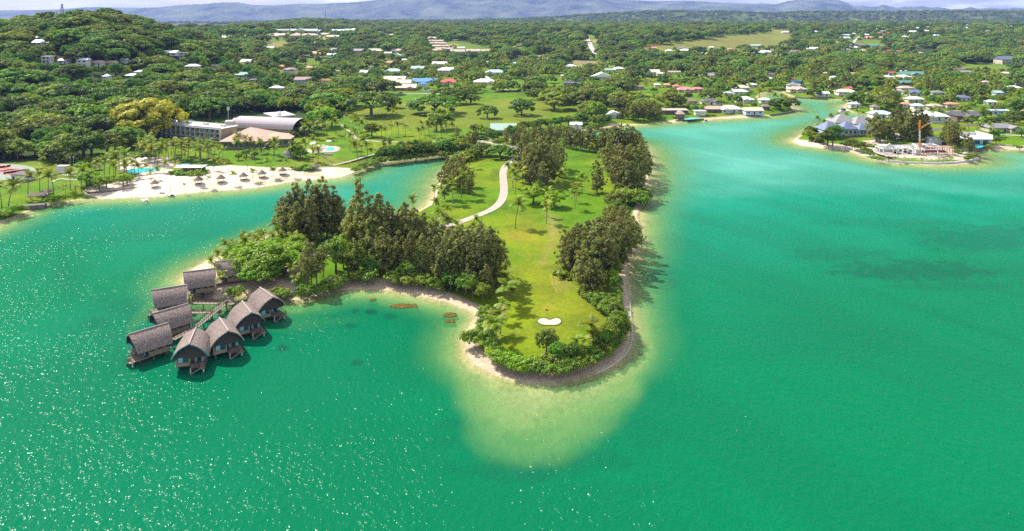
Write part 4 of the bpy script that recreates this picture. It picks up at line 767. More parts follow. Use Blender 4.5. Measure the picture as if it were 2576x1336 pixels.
T('broad', 1110, 326, 52, 'tall leafy tree by the path below the umbrella rain tree', None, 1.4); T('broad', 1098, 330, 40, 'smaller leafy tree beside the path below the rain tree', None, 1.2); T('broad', 1500, 305, 50, 'large dark tree left of the white gabled waterfront house', None, 1.2)
T('broad', 935, 345, 36, 'leaning dark tree beside the resort path', None, 1.3); T('yellow', 372, 352, 106, 'big golden-leaved tree beside the hotel block', None, .95); T('yellow', 348, 350, 90, 'duller golden tree at the left of the big golden one', None, .8)
T('bright', 812, 322, 58, 'yellow-green tree right of the white-roofed hotel block', None, 1.3); T('broad', 835, 318, 46, 'tree behind the yellow-green tree near the hotel', None, 1.2); T('broad', 790, 300, 46, 'leafy tree behind the small hotel block', None, 1.2)
row('rain', [(1530, 262, 46), (1490, 262, 40), (1560, 268, 38)], 0, 'massive dark tree behind the waterfront houses', 'dark trees behind the waterfront', 1.1)
row('casu', [(1580, 300, 40), (1592, 302, 44), (1606, 302, 46), (1620, 302, 44), (1634, 300, 42), (1648, 298, 38), (1660, 300, 30), (1566, 300, 30)], 0, 'casuarina in the waterside clump right of the white gabled house', 'waterside casuarinas on the far shore', 1.5)
# ---- resort grounds
def scatter(kind, poly, n, hpx, label, group, sp, wid=1.0, z0=1.7):
    P = [g0(*q, z0) for q in poly]; A = np.array(P); got = []; tries = 0
    while len(got) < n and tries < n*60:
        tries += 1; x = random.uniform(A[:, 0].min(), A[:, 0].max()); y = random.uniform(A[:, 1].min(), A[:, 1].max())
        if sdf(P, np.array([x]), np.array([y]))[0] < 0 or any((x-a)**2+(y-b)**2 < sp*sp for a, b in got): continue
        got.append((x, y)); u, v = uv(x, y, z0); h = hpx*random.uniform(.82, 1.2)
        if blocked(u, v, h*.3, h, y): continue
        TR.append((x, y)); tree(kind, x, y, z0, h*y/F*1.0, label, group, wid)
BLK = [(398, 300, 580, 352), (560, 310, 740, 370), (590, 286, 760, 330), (700, 385, 735, 402), (318, 415, 400, 432), (446, 410, 512, 440), (812, 364, 846, 384), (40, 418, 92, 458), (0, 405, 95, 440)]
def blocked(u, v, r, h, y):
    for (a, b, c, d) in BLK:
        if u+r > a and u-r < c and v-h < d-3 and v > b+3: return True
    return False
scatter('palm', [(345, 425), (350, 392), (420, 368), (540, 368), (565, 385), (560, 414), (480, 416), (420, 416)], 95, 42, 'coconut palm in the dense palm garden in front of the hotel block', 'palm garden in front of the hotel', 3.2)
row('palm', [(556, 348), (572, 352), (580, 345), (590, 384), (600, 390), (540, 398), (660, 385), (676, 388), (690, 392), (600, 372), (618, 378), (632, 382), (648, 388)], 38, 'coconut palm below the pink-roofed pavilion', 'palms below the pink-roofed pavilion')
row('palm', [(537, 430), (549, 432), (574, 434), (622, 430), (498, 462), (392, 452), (370, 446), (350, 448), (412, 438), (440, 434), (380, 455), (330, 440), (310, 446), (300, 432)], 32, 'coconut palm standing on the resort beach', 'palms on the resort beach')
row('palm', [(465, 477, 14), (528, 466, 22), (583, 460, 26), (636, 452, 26), (684, 446, 22), (688, 444, 22), (735, 440, 20), (742, 441, 18)], 0, 'small young palm among the beach gazebos', 'young palms on the beach', 1.3)
for u, v, h, l in [(21, 528, 70, 'palm on the lawn near the left edge, nearest the water'), (70, 494, 58, 'leaning palm behind the thatched shelter'), (100, 486, 56, 'palm right of the leaning one behind the shelter'), (4, 520, 60, 'palm cut by the left edge of the picture'), (122, 500, 64, 'thick palm right of the thatched shelters'), (135, 488, 62, 'rear palm right of the thatched shelters'), (177, 478, 50, 'slim palm in the middle of the left lawn'), (205, 480, 56, 'palm leaning over the bank at the seawall'), (166, 500, 34, 'banana-like palm on the bank left of the seawall'), (108, 425, 34, 'palm behind the tennis club hut'), (55, 392, 36, 'palm in front of the dark forest edge'), (190, 498, 30, 'short palm at the left end of the seawall')]: T('palm', u, v, h, l, 'palms on the left lawn')
row('palm', [(250, 455, 52), (262, 450, 56), (275, 440, 50), (290, 444, 56), (300, 425, 48), (312, 432, 52), (236, 460, 46), (340, 446, 46), (285, 458, 48), (320, 452, 48), (210, 385, 30), (300, 380, 40), (366, 378, 40), (255, 400, 34)], 0, 'coconut palm around the main swimming pool', 'palms around the main pool')
row('bright', [(218, 470, 36), (226, 462, 30), (250, 478, 34), (268, 474, 32), (310, 470, 34), (320, 464, 28), (240, 470, 30)], 0, 'bright green tree on the terrace behind the curved seawall', 'bright trees behind the seawall', 1.3)
row('bshrub', [(205, 418), (215, 410), (195, 414), (240, 402), (250, 396), (348, 398), (356, 392), (364, 396), (372, 394), (130, 505), (142, 506), (120, 506), (160, 500), (10, 540), (22, 536), (36, 530), (0, 545), (50, 528), (2, 534), (440, 438), (470, 440), (500, 440), (455, 441), (485, 441), (510, 436), (770, 425), (782, 428), (756, 428)], 14, 'low bright shrub in the resort gardens', 'low shrubs in the resort gardens', 1.6)
row('broad', [(45, 400, 50), (28, 396, 44), (10, 400, 50), (110, 398, 44), (130, 404, 50), (150, 408, 56), (170, 404, 66), (190, 402, 70), (210, 400, 76), (230, 396, 60), (270, 392, 58), (290, 388, 62), (310, 384, 70), (325, 378, 60), (88, 392, 40), (165, 412, 36), (185, 414, 32)], 0, 'leafy tree at the forest edge behind the left lawn', 'forest edge behind the left lawn', 1.4)
row('palm', [(776, 346, 40), (790, 350, 42), (770, 356, 44), (800, 338, 36), (812, 345, 40), (825, 352, 38), (845, 340, 40), (868, 354, 38), (900, 340, 42), (912, 344, 40), (870, 308, 22), (896, 330, 40), (905, 338, 40), (885, 365, 40), (880, 378, 44), (905, 372, 40), (984, 310, 34), (1002, 342, 34), (986, 344, 30), (1020, 342, 28), (1060, 340, 34), (1080, 346, 38), (1070, 352, 34), (1095, 346, 36), (1110, 350, 30), (1122, 340, 32), (1140, 340, 30), (960, 350, 34), (948, 346, 30), (1055, 356, 34), (1098, 380, 30), (925, 402, 44), (900, 405, 48), (908, 396, 50), (898, 390, 36), (932, 398, 24), (970, 348, 28)], 0, 'coconut palm in the resort grounds between the cove and the golf course', 'palms between the cove and the golf course')
row('palm', [(800, 412, 42), (740, 400, 42), (762, 404, 36), (786, 408, 36), (688, 402, 36), (660, 405, 30), (672, 425, 26), (720, 425, 24), (770, 392, 40), (786, 384, 40), (642, 408, 30), (880, 425, 16)], 0, 'coconut palm around the round thatched pavilion and small pool', 'palms around the small pool')
row('broad', [(745, 398, 36), (756, 402, 30), (735, 360, 30), (765, 340, 40), (778, 336, 46), (790, 340, 36), (640, 400, 22), (620, 396, 22), (600, 404, 20), (760, 330, 36)], 0, 'dark leafy tree between the hotel and the small pool', 'dark trees between the hotel and the small pool', 1.2)
row('broad', [(966, 402, 34), (982, 404, 40), (1000, 402, 38), (1014, 398, 38), (1030, 397, 42), (1046, 396, 44), (1060, 393, 42), (1074, 392, 40), (1092, 388, 26), (1112, 386, 34), (1126, 388, 38), (1142, 384, 36), (1160, 388, 40), (1158, 372, 32), (1175, 372, 30), (954, 405, 24), (1196, 400, 26), (1180, 402, 30), (1010, 380, 26)], 0, 'dark bank tree overhanging the head of the cove', 'dark trees overhanging the cove', 1.15)
row('shrub', [(960, 405), (972, 404), (984, 404), (996, 402), (1008, 401), (1020, 399), (1032, 398), (1044, 397), (1056, 395), (1068, 393), (1080, 392), (1092, 391), (1104, 389), (1116, 388), (1128, 388), (1140, 388), (1152, 388), (1164, 390), (1172, 396), (1160, 402)], 17, 'thick shrub along the bank at the head of the cove', 'bank shrubs at the cove head', 1.9)
row('shrub', [(902, 426), (912, 422), (922, 418), (932, 416), (940, 412), (895, 430), (952, 408)], 12, 'shrub on the bank at the mouth of the cove', 'bank shrubs at the cove mouth', 1.6)
row('casu', [(1166, 386, 46), (1180, 382, 52), (1190, 378, 56), (1196, 372, 50), (966, 368, 26), (980, 366, 24), (1150, 352, 34)], 0, 'grey casuarina above the cove head trees', 'casuarinas above the cove head', 1.2)
row('broad', [(1196, 336), (1210, 338), (1224, 342), (1316, 332), (1330, 330), (1344, 328), (1360, 326), (1378, 322), (1396, 322), (1412, 318), (1430, 318), (1446, 314), (1462, 312), (1478, 312), (1494, 316), (1508, 318), (1520, 316), (1240, 350), (1252, 352), (1234, 345), (1470, 300), (1486, 298), (1456, 305), (1510, 296), (1300, 340), (1285, 345)], 26, 'bushy tree in the belt between the golf course and the isthmus', 'tree belt at the isthmus', 1.3)
row('shrub', [(1200, 350), (1216, 352), (1300, 350), (1330, 345), (1370, 335), (1400, 332), (1425, 330), (1500, 322), (1480, 326), (1262, 356), (1250, 360), (1350, 338), (1385, 333)], 12, 'low shrub beside the track at the isthmus', 'shrubs along the isthmus track', 1.6)
# ---- right peninsula
row('broad', [(2040, 347, 30), (2036, 352, 26), (2082, 366, 38), (2072, 364, 30), (2095, 366, 34), (2090, 350, 26), (2103, 348, 34), (2058, 358, 20), (2144, 372, 24), (2150, 374, 20), (2165, 376, 20), (2156, 378, 18)], 0, 'round green tree along the beach of the right peninsula', 'beach trees on the right peninsula', 1.35)
row('casu', [(2204, 358, 76), (2212, 356, 66), (2232, 352, 56), (2240, 354, 60), (2266, 350, 86), (2278, 354, 80), (2292, 356, 78), (2306, 358, 82), (2316, 356, 84), (2328, 356, 70), (2256, 344, 70), (2290, 340, 64), (2336, 352, 40)], 0, 'tall grey-green casuarina behind the crane on the right shore', 'casuarinas behind the crane', 1.4)
row('casu', [(2388, 368, 70), (2396, 372, 62), (2404, 370, 66), (2380, 364, 56), (2410, 366, 44), (2438, 386, 54), (2444, 384, 40)], 0, 'loose casuarina beside the white modern house on the right shore', 'casuarinas by the white modern house', 1.3)
row('broad', [(2420, 372, 24), (2400, 380, 16), (2506, 362, 16), (2500, 350, 22), (2512, 345, 20), (2233, 362, 26), (2210, 332, 20)], 0, 'small green tree between the casuarinas and the white modern house', 'small trees by the white modern house', 1.3)
row('palm', [(2439, 340, 42), (2457, 344, 46), (2420, 348, 34), (2426, 352, 30), (2494, 338, 28), (2470, 344, 28), (2410, 352, 34), (2349, 311, 40), (2421, 309, 34), (2474, 309, 36), (2495, 302, 34), (2493, 350, 26)], 0, 'slender royal palm between the right-hand lawns', 'royal palms between the lawns')
row('palm', [(2061, 322, 28), (2090, 316, 28), (2078, 324, 22), (2108, 308, 22), (2118, 308, 22), (2130, 306, 22), (2160, 303, 26), (2172, 304, 22), (2060, 332, 18)], 0, 'coconut palm on the canal side of the slate-roofed villa', 'palms beside the slate-roofed villa')
row('shrub', [(2060, 356), (2050, 352), (2124, 362), (2132, 364), (2180, 386), (2190, 390), (2200, 400), (2215, 402), (2180, 380), (2190, 330), (2180, 345), (2440, 392), (2452, 396), (2434, 400), (2300, 366), (2195, 370), (2410, 384), (2484, 366), (2490, 370), (2560, 372)], 8, 'low beach shrub on the right peninsula', 'low shrubs on the right peninsula', 1.9)
row('broad', [(2480, 315), (2492, 318), (2504, 314), (2516, 310), (2530, 306), (2545, 300), (2560, 298), (2574, 300), (2564, 310), (2550, 314), (2480, 300), (2590, 310), (2570, 345)], 22, 'bushy tree on the slope behind the grey-roofed cream house', 'trees behind the grey-roofed cream house', 1.4)

# ---- forest, suburbs and plateau: candidates on a jittered lattice of the land
def inpoly(poly, U, V):
    ins = np.zeros(U.shape, bool); n = len(poly)
    for i in range(n):
        x0, y0 = poly[i]; x1, y1 = poly[(i+1) % n]
        c = (y0 > V) != (y1 > V); ins ^= c & (U < (x1-x0)*(V-y0)/(y1-y0+1e-9)+x0)
    return ins
OPEN = [[(870, 300), (868, 262), (900, 240), (960, 236), (1060, 234), (1180, 236), (1290, 232), (1345, 248), (1360, 262), (1462, 264), (1462, 290), (1400, 300), (1340, 308), (1250, 318), (1150, 330), (1000, 345), (900, 340), (850, 320)],
        [(0, 412), (180, 408), (340, 384), (400, 352), (560, 350), (560, 375), (740, 380), (860, 330), (1300, 345), (1420, 335), (1560, 312), (2200, 295), (2576, 300), (3000, 320), (3000, 700), (-400, 700), (-400, 430)],
        [(1600, 124), (1690, 110), (1760, 100), (1830, 89), (1932, 84), (1990, 82), (1990, 114), (1900, 124), (1760, 130), (1620, 130)], [(1932, 74), (1990, 76), (1990, 118), (1940, 118)], [(660, 107), (735, 104), (735, 118), (665, 122)], [(738, 147), (842, 145), (842, 160), (745, 160)],
        [(1330, 140), (1395, 138), (1395, 152), (1340, 152)], [(1430, 152), (1510, 150), (1510, 162), (1430, 162)], [(2290, 122), (2372, 125), (2360, 138), (2300, 135)], [(2400, 160), (2500, 161), (2576, 171), (2500, 176), (2400, 172)], [(2165, 100), (2222, 102), (2222, 114), (2165, 112)],
        [(1288, 200), (1330, 202), (1325, 222), (1288, 222)], [(1115, 104), (1150, 104), (1200, 114), (1240, 124), (1180, 128)], [(1462, 86), (1492, 86), (1514, 140), (1470, 140)], [(1884, 137), (1990, 134), (1990, 143), (1884, 144)], [(400, 300), (580, 300), (760, 280), (770, 350), (400, 350)], [(2150, 88), (2170, 88), (2156, 120), (2138, 120)], [(982, 232), (1130, 232), (1130, 240), (982, 240)]]
PALMZ = [(1520, 180, 2576, 300), (860, 160, 1560, 235)]
cx_, cy2, cz_, ck, ch = [], [], [], [], []
y = 378.0
rows = []
while y < 3350:
    sp = np.interp(y, [378, 800, 1500, 3300], [10.5, 11, 13, 19]); half = .76*y
    xs = np.arange(-half, half, sp); rows.append(np.stack([xs+rng.uniform(-.42, .42, len(xs))*sp, y+rng.uniform(-.42, .42, len(xs))*sp], 1)); y += sp
PT = np.concatenate(rows); X, Y = PT[:, 0], PT[:, 1]
d = sdf(LAND, X, Y); ok = d > 4; X, Y, d = X[ok], Y[ok], d[ok]; Z = land_z(X, Y, d); U, V = uv(X, Y, Z)
GU, GV = U, VH+F*(CAM_H-Z)/Y
# outline of the hillside forest in picture points decides the open ground on it
op_ = np.zeros(len(X), bool)
for p in OPEN: op_ |= inpoly(p, U, V)
op_ |= (Y < 560) & (U > 640)
hillz = np.zeros(len(X), bool)
for p in FOREST: hillz |= inpoly(p, U, V)
dens = fbm(X/45, Y/45, 3, 77)
sub = ~hillz & (Y < 1900)
keep = ~op_ & ((hillz & (dens > .24)) | (Y > 2100) | (dens > np.where(sub, .35, .30)))
rnd = rng.uniform(size=len(X)); kn = fbm(X/60, Y/60, 2, 91)
pz = np.zeros(len(X), bool)
for a, b, c, e in PALMZ: pz |= (U > a) & (U < c) & (V > b) & (V < e)
kind = np.where(rnd < .36+.5*(kn-.5), 0, 1)
kind = np.where(hillz & (rnd > .93), 5, kind)
kind = np.where(sub & (rnd > np.where(pz, .50, .80)), 2, kind)           # palms
kind = np.where(sub & (rnd > .93), 3, kind)                              # casuarinas
kind = np.where(~hillz & (rnd < .12), 4, kind)                           # shrubs
KN = ['rain', 'broad', 'palm', 'casu', 'shrub', 'bright']
HR = [(11, 19), (7, 15), (7.5, 11.5), (12, 18), (2.5, 4.5), (8, 12)]
Hh = np.array([rng.uniform(*HR[k]) for k in kind]); Hh = np.where(pz & (kind < 2), Hh*.72, Hh)
hs_ = np.array([(h[4]-h[6]/2, h[4]+h[6]/2, h[5]-h[7], h[5], h[8], h[0], h[1], h[2], h[3]) for h in HS])
TRA = np.array(TR)
Hpx = Hh*F/Y; Rpx = np.array([RD[KN[k]]/HT[KN[k]] for k in kind])*Hpx
final = []
for i in np.nonzero(keep)[0]:
    x, y, u, v = X[i], Y[i], U[i], V[i]; k = kind[i]; hpx = Hpx[i]; r = Rpx[i]*.8; h = Hh[i]
    if (np.abs(hs_[:, 5]-x) < hs_[:, 7]+2.5).__and__(np.abs(hs_[:, 6]-y) < hs_[:, 8]+2.5).any(): continue
    if (((TRA[:, 0]-x)**2+(TRA[:, 1]-y)**2) < 49).any(): continue
    ov = (u+r > hs_[:, 0]) & (u-r < hs_[:, 1]) & (v-hpx*.95 < hs_[:, 3]-1.5) & (v > hs_[:, 2]) & (y < hs_[:, 4]+3)
    if ov.any():
        mw = hs_[ov]; inner = ((u+r*.3 > mw[:, 0]+ (mw[:, 1]-mw[:, 0])*.18) & (u-r*.3 < mw[:, 1]-(mw[:, 1]-mw[:, 0])*.18)).any()
        if inner or rng.random() < .5:
            top = mw[:, 3].max(); hmax = (v-top+3)*y/F
            if hmax < 4.5: continue
            else: k = 4 if hmax < 5 else (1 if k != 2 else 2); h = min(h, hmax) if k != 4 else min(4, hmax)
    if k != 4:                                          # keep the open fields open: no crowns hanging in front of them
        bad = False
        for p in OPEN[2:-3]+OPEN[:1]:
            q = np.array([v-hpx*.8, v-hpx*.45]); 
            if inpoly(p, np.array([u, u]), q).any(): bad = True; break
        if bad:
            if rng.random() < .8: k = 4; h = 3
    for (a, b, c, e) in BLK:
        if u+r > a and u-r < c and v-h*F/y < e-4 and v > b: h = 0; break
    if h > 1: final.append((k, x, y, Z[i], h, hillz[i], u, v))
final.sort(key=lambda t: -t[4]*RD[KN[t[0]]]/HT[KN[t[0]]]/t[2])
def where(u, v, hill, y):
    if hill: return 'in the dense forest on the left hillside' if u < 1200 else 'in the dense forest on the right hillside'
    if y > 1900: return 'on the distant plateau'
    if u < 640: return 'among the houses beyond the left hill'
    if v > 235 and u < 640: return 'behind the hotel'
    if u < 1300: return 'in the suburb above the golf course'
    if u < 1932: return 'between the far shore houses and the pasture'
    return 'in the gardens beyond the right canal'
ADJ = dict(rain='broad-crowned dark green rain tree', broad='rounded green tree', palm='coconut palm', casu='upright grey-green casuarina', shrub='low green shrub', bright='bright green tree')
base = defaultdict(int)
for o in COL.objects:
    if 'category' in o: base[o.name.split('.')[0]] += 1
LIM = {'rain_tree': 295, 'broadleaf_tree': 298, 'coconut_palm': 298, 'casuarina_tree': 298, 'shrub': 298}
rest = defaultdict(list)
for (k, x, y, z, h, hill, u, v) in final:
    kn_ = KN[k]; nm = NM[kn_]
    if base[nm] < LIM[nm] and 0 < u < 2576:
        base[nm] += 1; w_ = where(u, v, hill, y); tree(kn_, x, y, z, h, ADJ[kn_]+' '+w_, NM[kn_].replace('_', ' ')+'s '+w_, parts=False)
    else: rest[kn_].append((x, y, z, h))
# the rest of each kind is one mass each, the same crowns scattered over the rest of the land
def mass(name, kn_, pts, label):
    P = np.array(pts); nv = {'palm': 3, 'casu': 3}.get(kn_, 4)
    me = bpy.data.meshes.new(name); me.vertices.add(len(P)); me.vertices.foreach_set('co', P[:, :3].astype(np.float32).ravel())
    a = me.attributes.new('size', 'FLOAT', 'POINT'); a.data.foreach_set('value', (P[:, 3]/HT[kn_]).astype(np.float32))
    o = obj(name, me); tag(o, label, name.split('_')[-1], kind='stuff')
    ng = bpy.data.node_groups.new(name, 'GeometryNodeTree'); ng.interface.new_socket('Geometry', in_out='INPUT', socket_type='NodeSocketGeometry'); ng.interface.new_socket('Geometry', in_out='OUTPUT', socket_type='NodeSocketGeometry')
    gi = N(ng, 'NodeGroupInput'); go = N(ng, 'NodeGroupOutput'); jn = N(ng, 'GeometryNodeJoinGeometry')
    idx = N(ng, 'GeometryNodeInputIndex'); att = N(ng, 'GeometryNodeInputNamedAttribute', data_type='FLOAT'); att.inputs['Name'].default_value = 'size'
    rv = N(ng, 'FunctionNodeRandomValue', data_type='FLOAT_VECTOR'); rv.inputs[0].default_value = (0, 0, 0); rv.inputs[1].default_value = (0, 0, 6.28)
    cmb = N(ng, 'ShaderNodeCombineXYZ')
    for i in range(3): L(ng, att.outputs[0], cmb.inputs[i])
    for k in range(nv):
        src = [o2 for o2 in COL.objects if o2.type == 'MESH' and o2.data == MESH[kn_, k][0]]
        if not src: continue
        oi = N(ng, 'GeometryNodeObjectInfo', transform_space='ORIGINAL'); oi.inputs['Object'].default_value = src[0]; oi.inputs['As Instance'].default_value = True
        md = N(ng, 'ShaderNodeMath', operation='MODULO'); md.inputs[1].default_value = nv; L(ng, idx.outputs[0], md.inputs[0])
        cp = N(ng, 'FunctionNodeCompare', data_type='FLOAT', operation='EQUAL'); cp.inputs[1].default_value = k; L(ng, md.outputs[0], cp.inputs[0])
        ip = N(ng, 'GeometryNodeInstanceOnPoints'); L(ng, gi.outputs[0], ip.inputs['Points']); L(ng, cp.outputs[0], ip.inputs['Selection']); L(ng, oi.outputs['Geometry'], ip.inputs['Instance'])
        L(ng, rv.outputs[0], ip.inputs['Rotation']); L(ng, cmb.outputs[0], ip.inputs['Scale']); L(ng, ip.outputs[0], jn.inputs[0])
    L(ng, jn.outputs[0], go.inputs[0]); md_ = o.modifiers.new('scatter', 'NODES'); md_.node_group = ng
# far woods beyond the plateau
yy = 3600.0; fw = []
while yy < 5600:
    sp = 34; xs = np.arange(-.74*yy, .74*yy, sp); xs = xs+rng.uniform(-.45, .45, len(xs))*sp; ys = yy+rng.uniform(-.45, .45, len(xs))*sp
    zz = np.maximum(hin(xs, ys), 3.0) if yy < 4550 else np.full(len(xs), 3.)
    q = fbm(xs/220, ys/220, 3, 19) > .38
    fw += [(a, b, c, rng.uniform(11, 17)) for a, b, c in zip(xs[q], ys[q], zz[q])]; yy += sp
RX, RY, RZ = (a.ravel() for a in RIDGE); pick = rng.choice(len(RX), 16000); pick = pick[(RZ[pick] > 30) & (np.abs(RX[pick]/RY[pick]) < .74)]
fw += [(a, b, c-1, rng.uniform(13, 22)) for a, b, c in zip(RX[pick]+rng.uniform(-6, 6, len(pick)), RY[pick], RZ[pick])]
rest['rain'] += fw
LB = dict(rain='countless dark umbrella crowns of the distant woods', broad='countless rounded crowns of the distant woods', palm='countless small palms among the distant houses', casu='countless casuarinas scattered in the distance', shrub='undergrowth and bushes covering the far land', bright='bright crowns scattered through the hillside forest')
NMm = dict(rain='rain_tree_woods', broad='broadleaf_woods', palm='distant_palms', casu='distant_casuarinas', shrub='undergrowth', bright='bright_woods')
print('TREES', {k: len(v) for k, v in rest.items()}, dict(base))
for k, v in rest.items():
    if v: mass(NMm[k], k, v, LB[k])
# ================================================================ thatched villas on stilts
ZV = lambda x, y: (283+x*.2354, 629+y*.2354)
def villa(name_label, short, b, f, l, r, zr=7.7, lift=0.0, land=False, hdo=None, group='thatched villas on stilts in the lagoon', steps=True, trim='ridge'):
    B, Fp = g0(*ZV(*b), zr+lift), g0(*ZV(*f), zr+lift); d = (Fp[0]-B[0], Fp[1]-B[1]); h1 = atan2(d[0], -d[1]); hd = h1
    if l:
        Lp, Rp = g0(*ZV(*l), 4+lift), g0(*ZV(*r), 4+lift); w = (Rp[0]-Lp[0], Rp[1]-Lp[1]); h2 = atan2(w[1], w[0]); dd = (h2-h1+pi) % (2*pi)-pi; hd = h1+dd*.5
    cx, cy_ = (B[0]+Fp[0])/2, (B[1]+Fp[1])/2
    if hdo is not None: hd = radians(hdo)
    V_ = thing('thatched_villa', name_label, 'villa', (cx, cy_, lift), hd, group)
    V_.scale = (.93, .93, .95)
    # roof: pointed barrel, ridge longer than the eaves
    n = 9; hw = 4.25; prof = []
    for i in range(n+1):
        s = i/n; bl = .62*sin(pi*s); prof.append((hw*(1-s)+bl*.72, 3.75+3.75*s+bl*.66))
    full = [(-x, z) for x, z in prof]+[(x, z) for x, z in prof[::-1][1:]]; m_ = len(full); mb = MB(); K = 7; rs = random.Random(int(cx*10))
    def yl(z, e): k = (z-3.75)/3.75; return (-4.15-.95*k) if e == 0 else (4.05+.45*k)
    for off in (0, -.2):
        for j in range(K+1):
            for i, (x, z) in enumerate(full):
                y0, y1 = yl(z, 0), yl(z, 1); sg = -off*(1 if x > 0 else -1)*.7
                sagz = -.07*sin(pi*j/K) if off == 0 else 0
                mb.v.append((x-(sg if abs(x) > .1 else 0), y0+(y1-y0)*j/K, z+off+sagz+(rs.uniform(-.035, .035) if off == 0 else 0)))
    S = m_*(K+1)
    for j in range(K):
        for i in range(m_-1):
            a = j*m_+i; mb.f += [(a, a+m_, a+m_+1, a+1), (S+a+1, S+a+m_+1, S+a+m_, S+a)]; mb.m += [0, 1]
    for i in range(m_-1):
        for j, fl in ((0, 0), (K, 1)):
            a = j*m_+i; q = (a, a+1, S+a+1, S+a); mb.f.append(q if not fl else q[::-1]); mb.m.append(2)
    for j in range(K):
        for i, fl in ((0, 1), (m_-1, 0)):
            a = j*m_+i; q = (a, a+m_, S+a+m_, S+a); mb.f.append(q if not fl else q[::-1]); mb.m.append(0)
    roof = mb.build('roof', [M['thatch'], M['gable'], M[trim]], V_)
    rc = MB(); rc.bar((0, yl(7.5, 0)-.05, 7.56), (0, yl(7.5, 1)+.02, 7.56), .17, 6); rc.build('ridge_cap', M['ridge'], roof)
    # walls: the right front corner is an open deck
    wl = MB(); wl.box((0, 1.2, 3.1), (6.4, 5.2, 2.5)); wl.box((-1.6, -2.5, 3.1), (3.2, 2.2, 2.5)); wl.build('wall', M['cream'], V_)
    gp = MB(); q = [(x*.9, z*.97-.12) for x, z in full]
    for y, fl in ((-3.62, 0), (3.84, 1)):
        v = [(x, y, z) for x, z in q]+[(x, y+(.14 if not fl else -.14), z) for x, z in q]; b_ = len(gp.v); n_ = len(q); gp.v += v
        gp.f += [tuple(b_+i for i in (range(n_) if not fl else range(n_-1, -1, -1)))]; gp.m += [0]
        gp.f += [tuple(b_+n_+i for i in (range(n_-1, -1, -1) if not fl else range(n_)))]; gp.m += [0]
    gp.build('gable', M['gable'], V_)
    win = MB(); win.box((-1.6, -3.63, 3.25), (2.5, .1, 1.25)); wo_ = win.build('window', M['darkm'], V_)
    MB().box((-2.15, -3.69, 3.25), (1.05, .06, 1.08)).build('curtain', M['curtain'], wo_); MB().box((-1.0, -3.69, 3.25), (1.05, .06, 1.08)).build('pane', M['glass'], wo_)
    dr = MB().box((1.7, -1.43, 2.95), (2.2, .08, 2.1)).build('door', M['glass'], V_)
    for k in range(3):
        for sg in (-1, 1): MB().box((sg*3.22, -.6+1.9*k, 3.3), (.07, .95, .8)).build('side_window', M['darkm'], V_)
    dk = MB(); dk.box((0, 1.0, 1.78), (6.8, 6.2, .14)); dk.box((-1.6, -2.9, 1.78), (3.6, 1.7, .14)); dk.box((1.9, -3.3, 1.78), (3.5, 3.9, .13)); dk.build('deck', M['deck'], V_)
    rl = MB()
    def rail(p, q, z=1.85, zq=None):
        zq = z if zq is None else zq; n = max(2, int(math.dist(p, q)/.8))
        rl.bar((*p, z+.95), (*q, zq+.95), .05); rl.bar((*p, z+.5), (*q, zq+.5), .03)
        for i in range(n+1):
            t = i/n; x, y = p[0]+(q[0]-p[0])*t, p[1]+(q[1]-p[1])*t; zz = z+(zq-z)*t; rl.bar((x, y, zz), (x, y, zz+.95), .04)
    rail((.2, -5.2), (2.4, -5.2)); rail((3.6, -5.2), (3.6, -1.5)); rail((.2, -5.2), (.2, -3.7)); rail((3.6, -5.2), (3.6, -6.1)); rail((2.5, -6.1), (3.6, -6.1)); rail((2.5, -6.1), (.1, -6.1), 1.7, .6); rail((2.5, -5.3), (.1, -5.3), 1.6, .55)
    rl.build('railing', M['wood'], V_)
    st = MB(); st.box((3.05, -5.65, 1.7), (1.2, .9, .1))
    for k in range(7): st.box((2.3-.34*k, -5.7, 1.55-.19*k), (.36, .85, .06))
    st.box((-.4, -5.7, .3), (1.0, 1.0, .12)); st.build('steps', M['deck'], V_)
    for sx in (-2.6, 2.6):
        for sy in (-3.2, 0, 3.2):
            p = MB(); p.bar((sx, sy, -3.5), (sx, sy, 1.75), .2, 8)
            if not land: p.lathe([(.75, -1), (.75, .1), (.5, .45), (.2, .5)], (sx, sy, 0), 10)
            p.build('pile', M['stone'], V_)
    p = MB(); p.bar((3.3, -5.2, -3), (3.3, -5.2, 1.7), .16, 8); p.bar((.4, -5.2, -3), (.4, -5.2, 1.7), .16, 8); p.build('deck_post', M['white'], V_)
    # furniture stands on the deck by itself
    for k, (x, y) in enumerate([(1.1, -2.4), (2.7, -2.5)]):
        c = MB(); c.box((0, 0, .38), (.62, .6, .1)); c.box((0, .28, .75), (.62, .08, .7))
        x *= .93; y *= .93; X_ = cx+x*cos(hd)-y*sin(hd); Y_ = cy_+x*sin(hd)+y*cos(hd)
        ch = thing('deck_chair', ('left' if k == 0 else 'right')+' pale blue deck chair of the '+short, 'chair', (X_, Y_, 1.76+lift), hd, 'deck chairs of the villas')
        c.build('seat', M['curtain'], ch)
        for a in (-.26, .26):
            for e in (-.25, .25): MB().bar((a, e, 0), (a, e, .36), .03).build('leg', M['wood'], ch)
    return V_
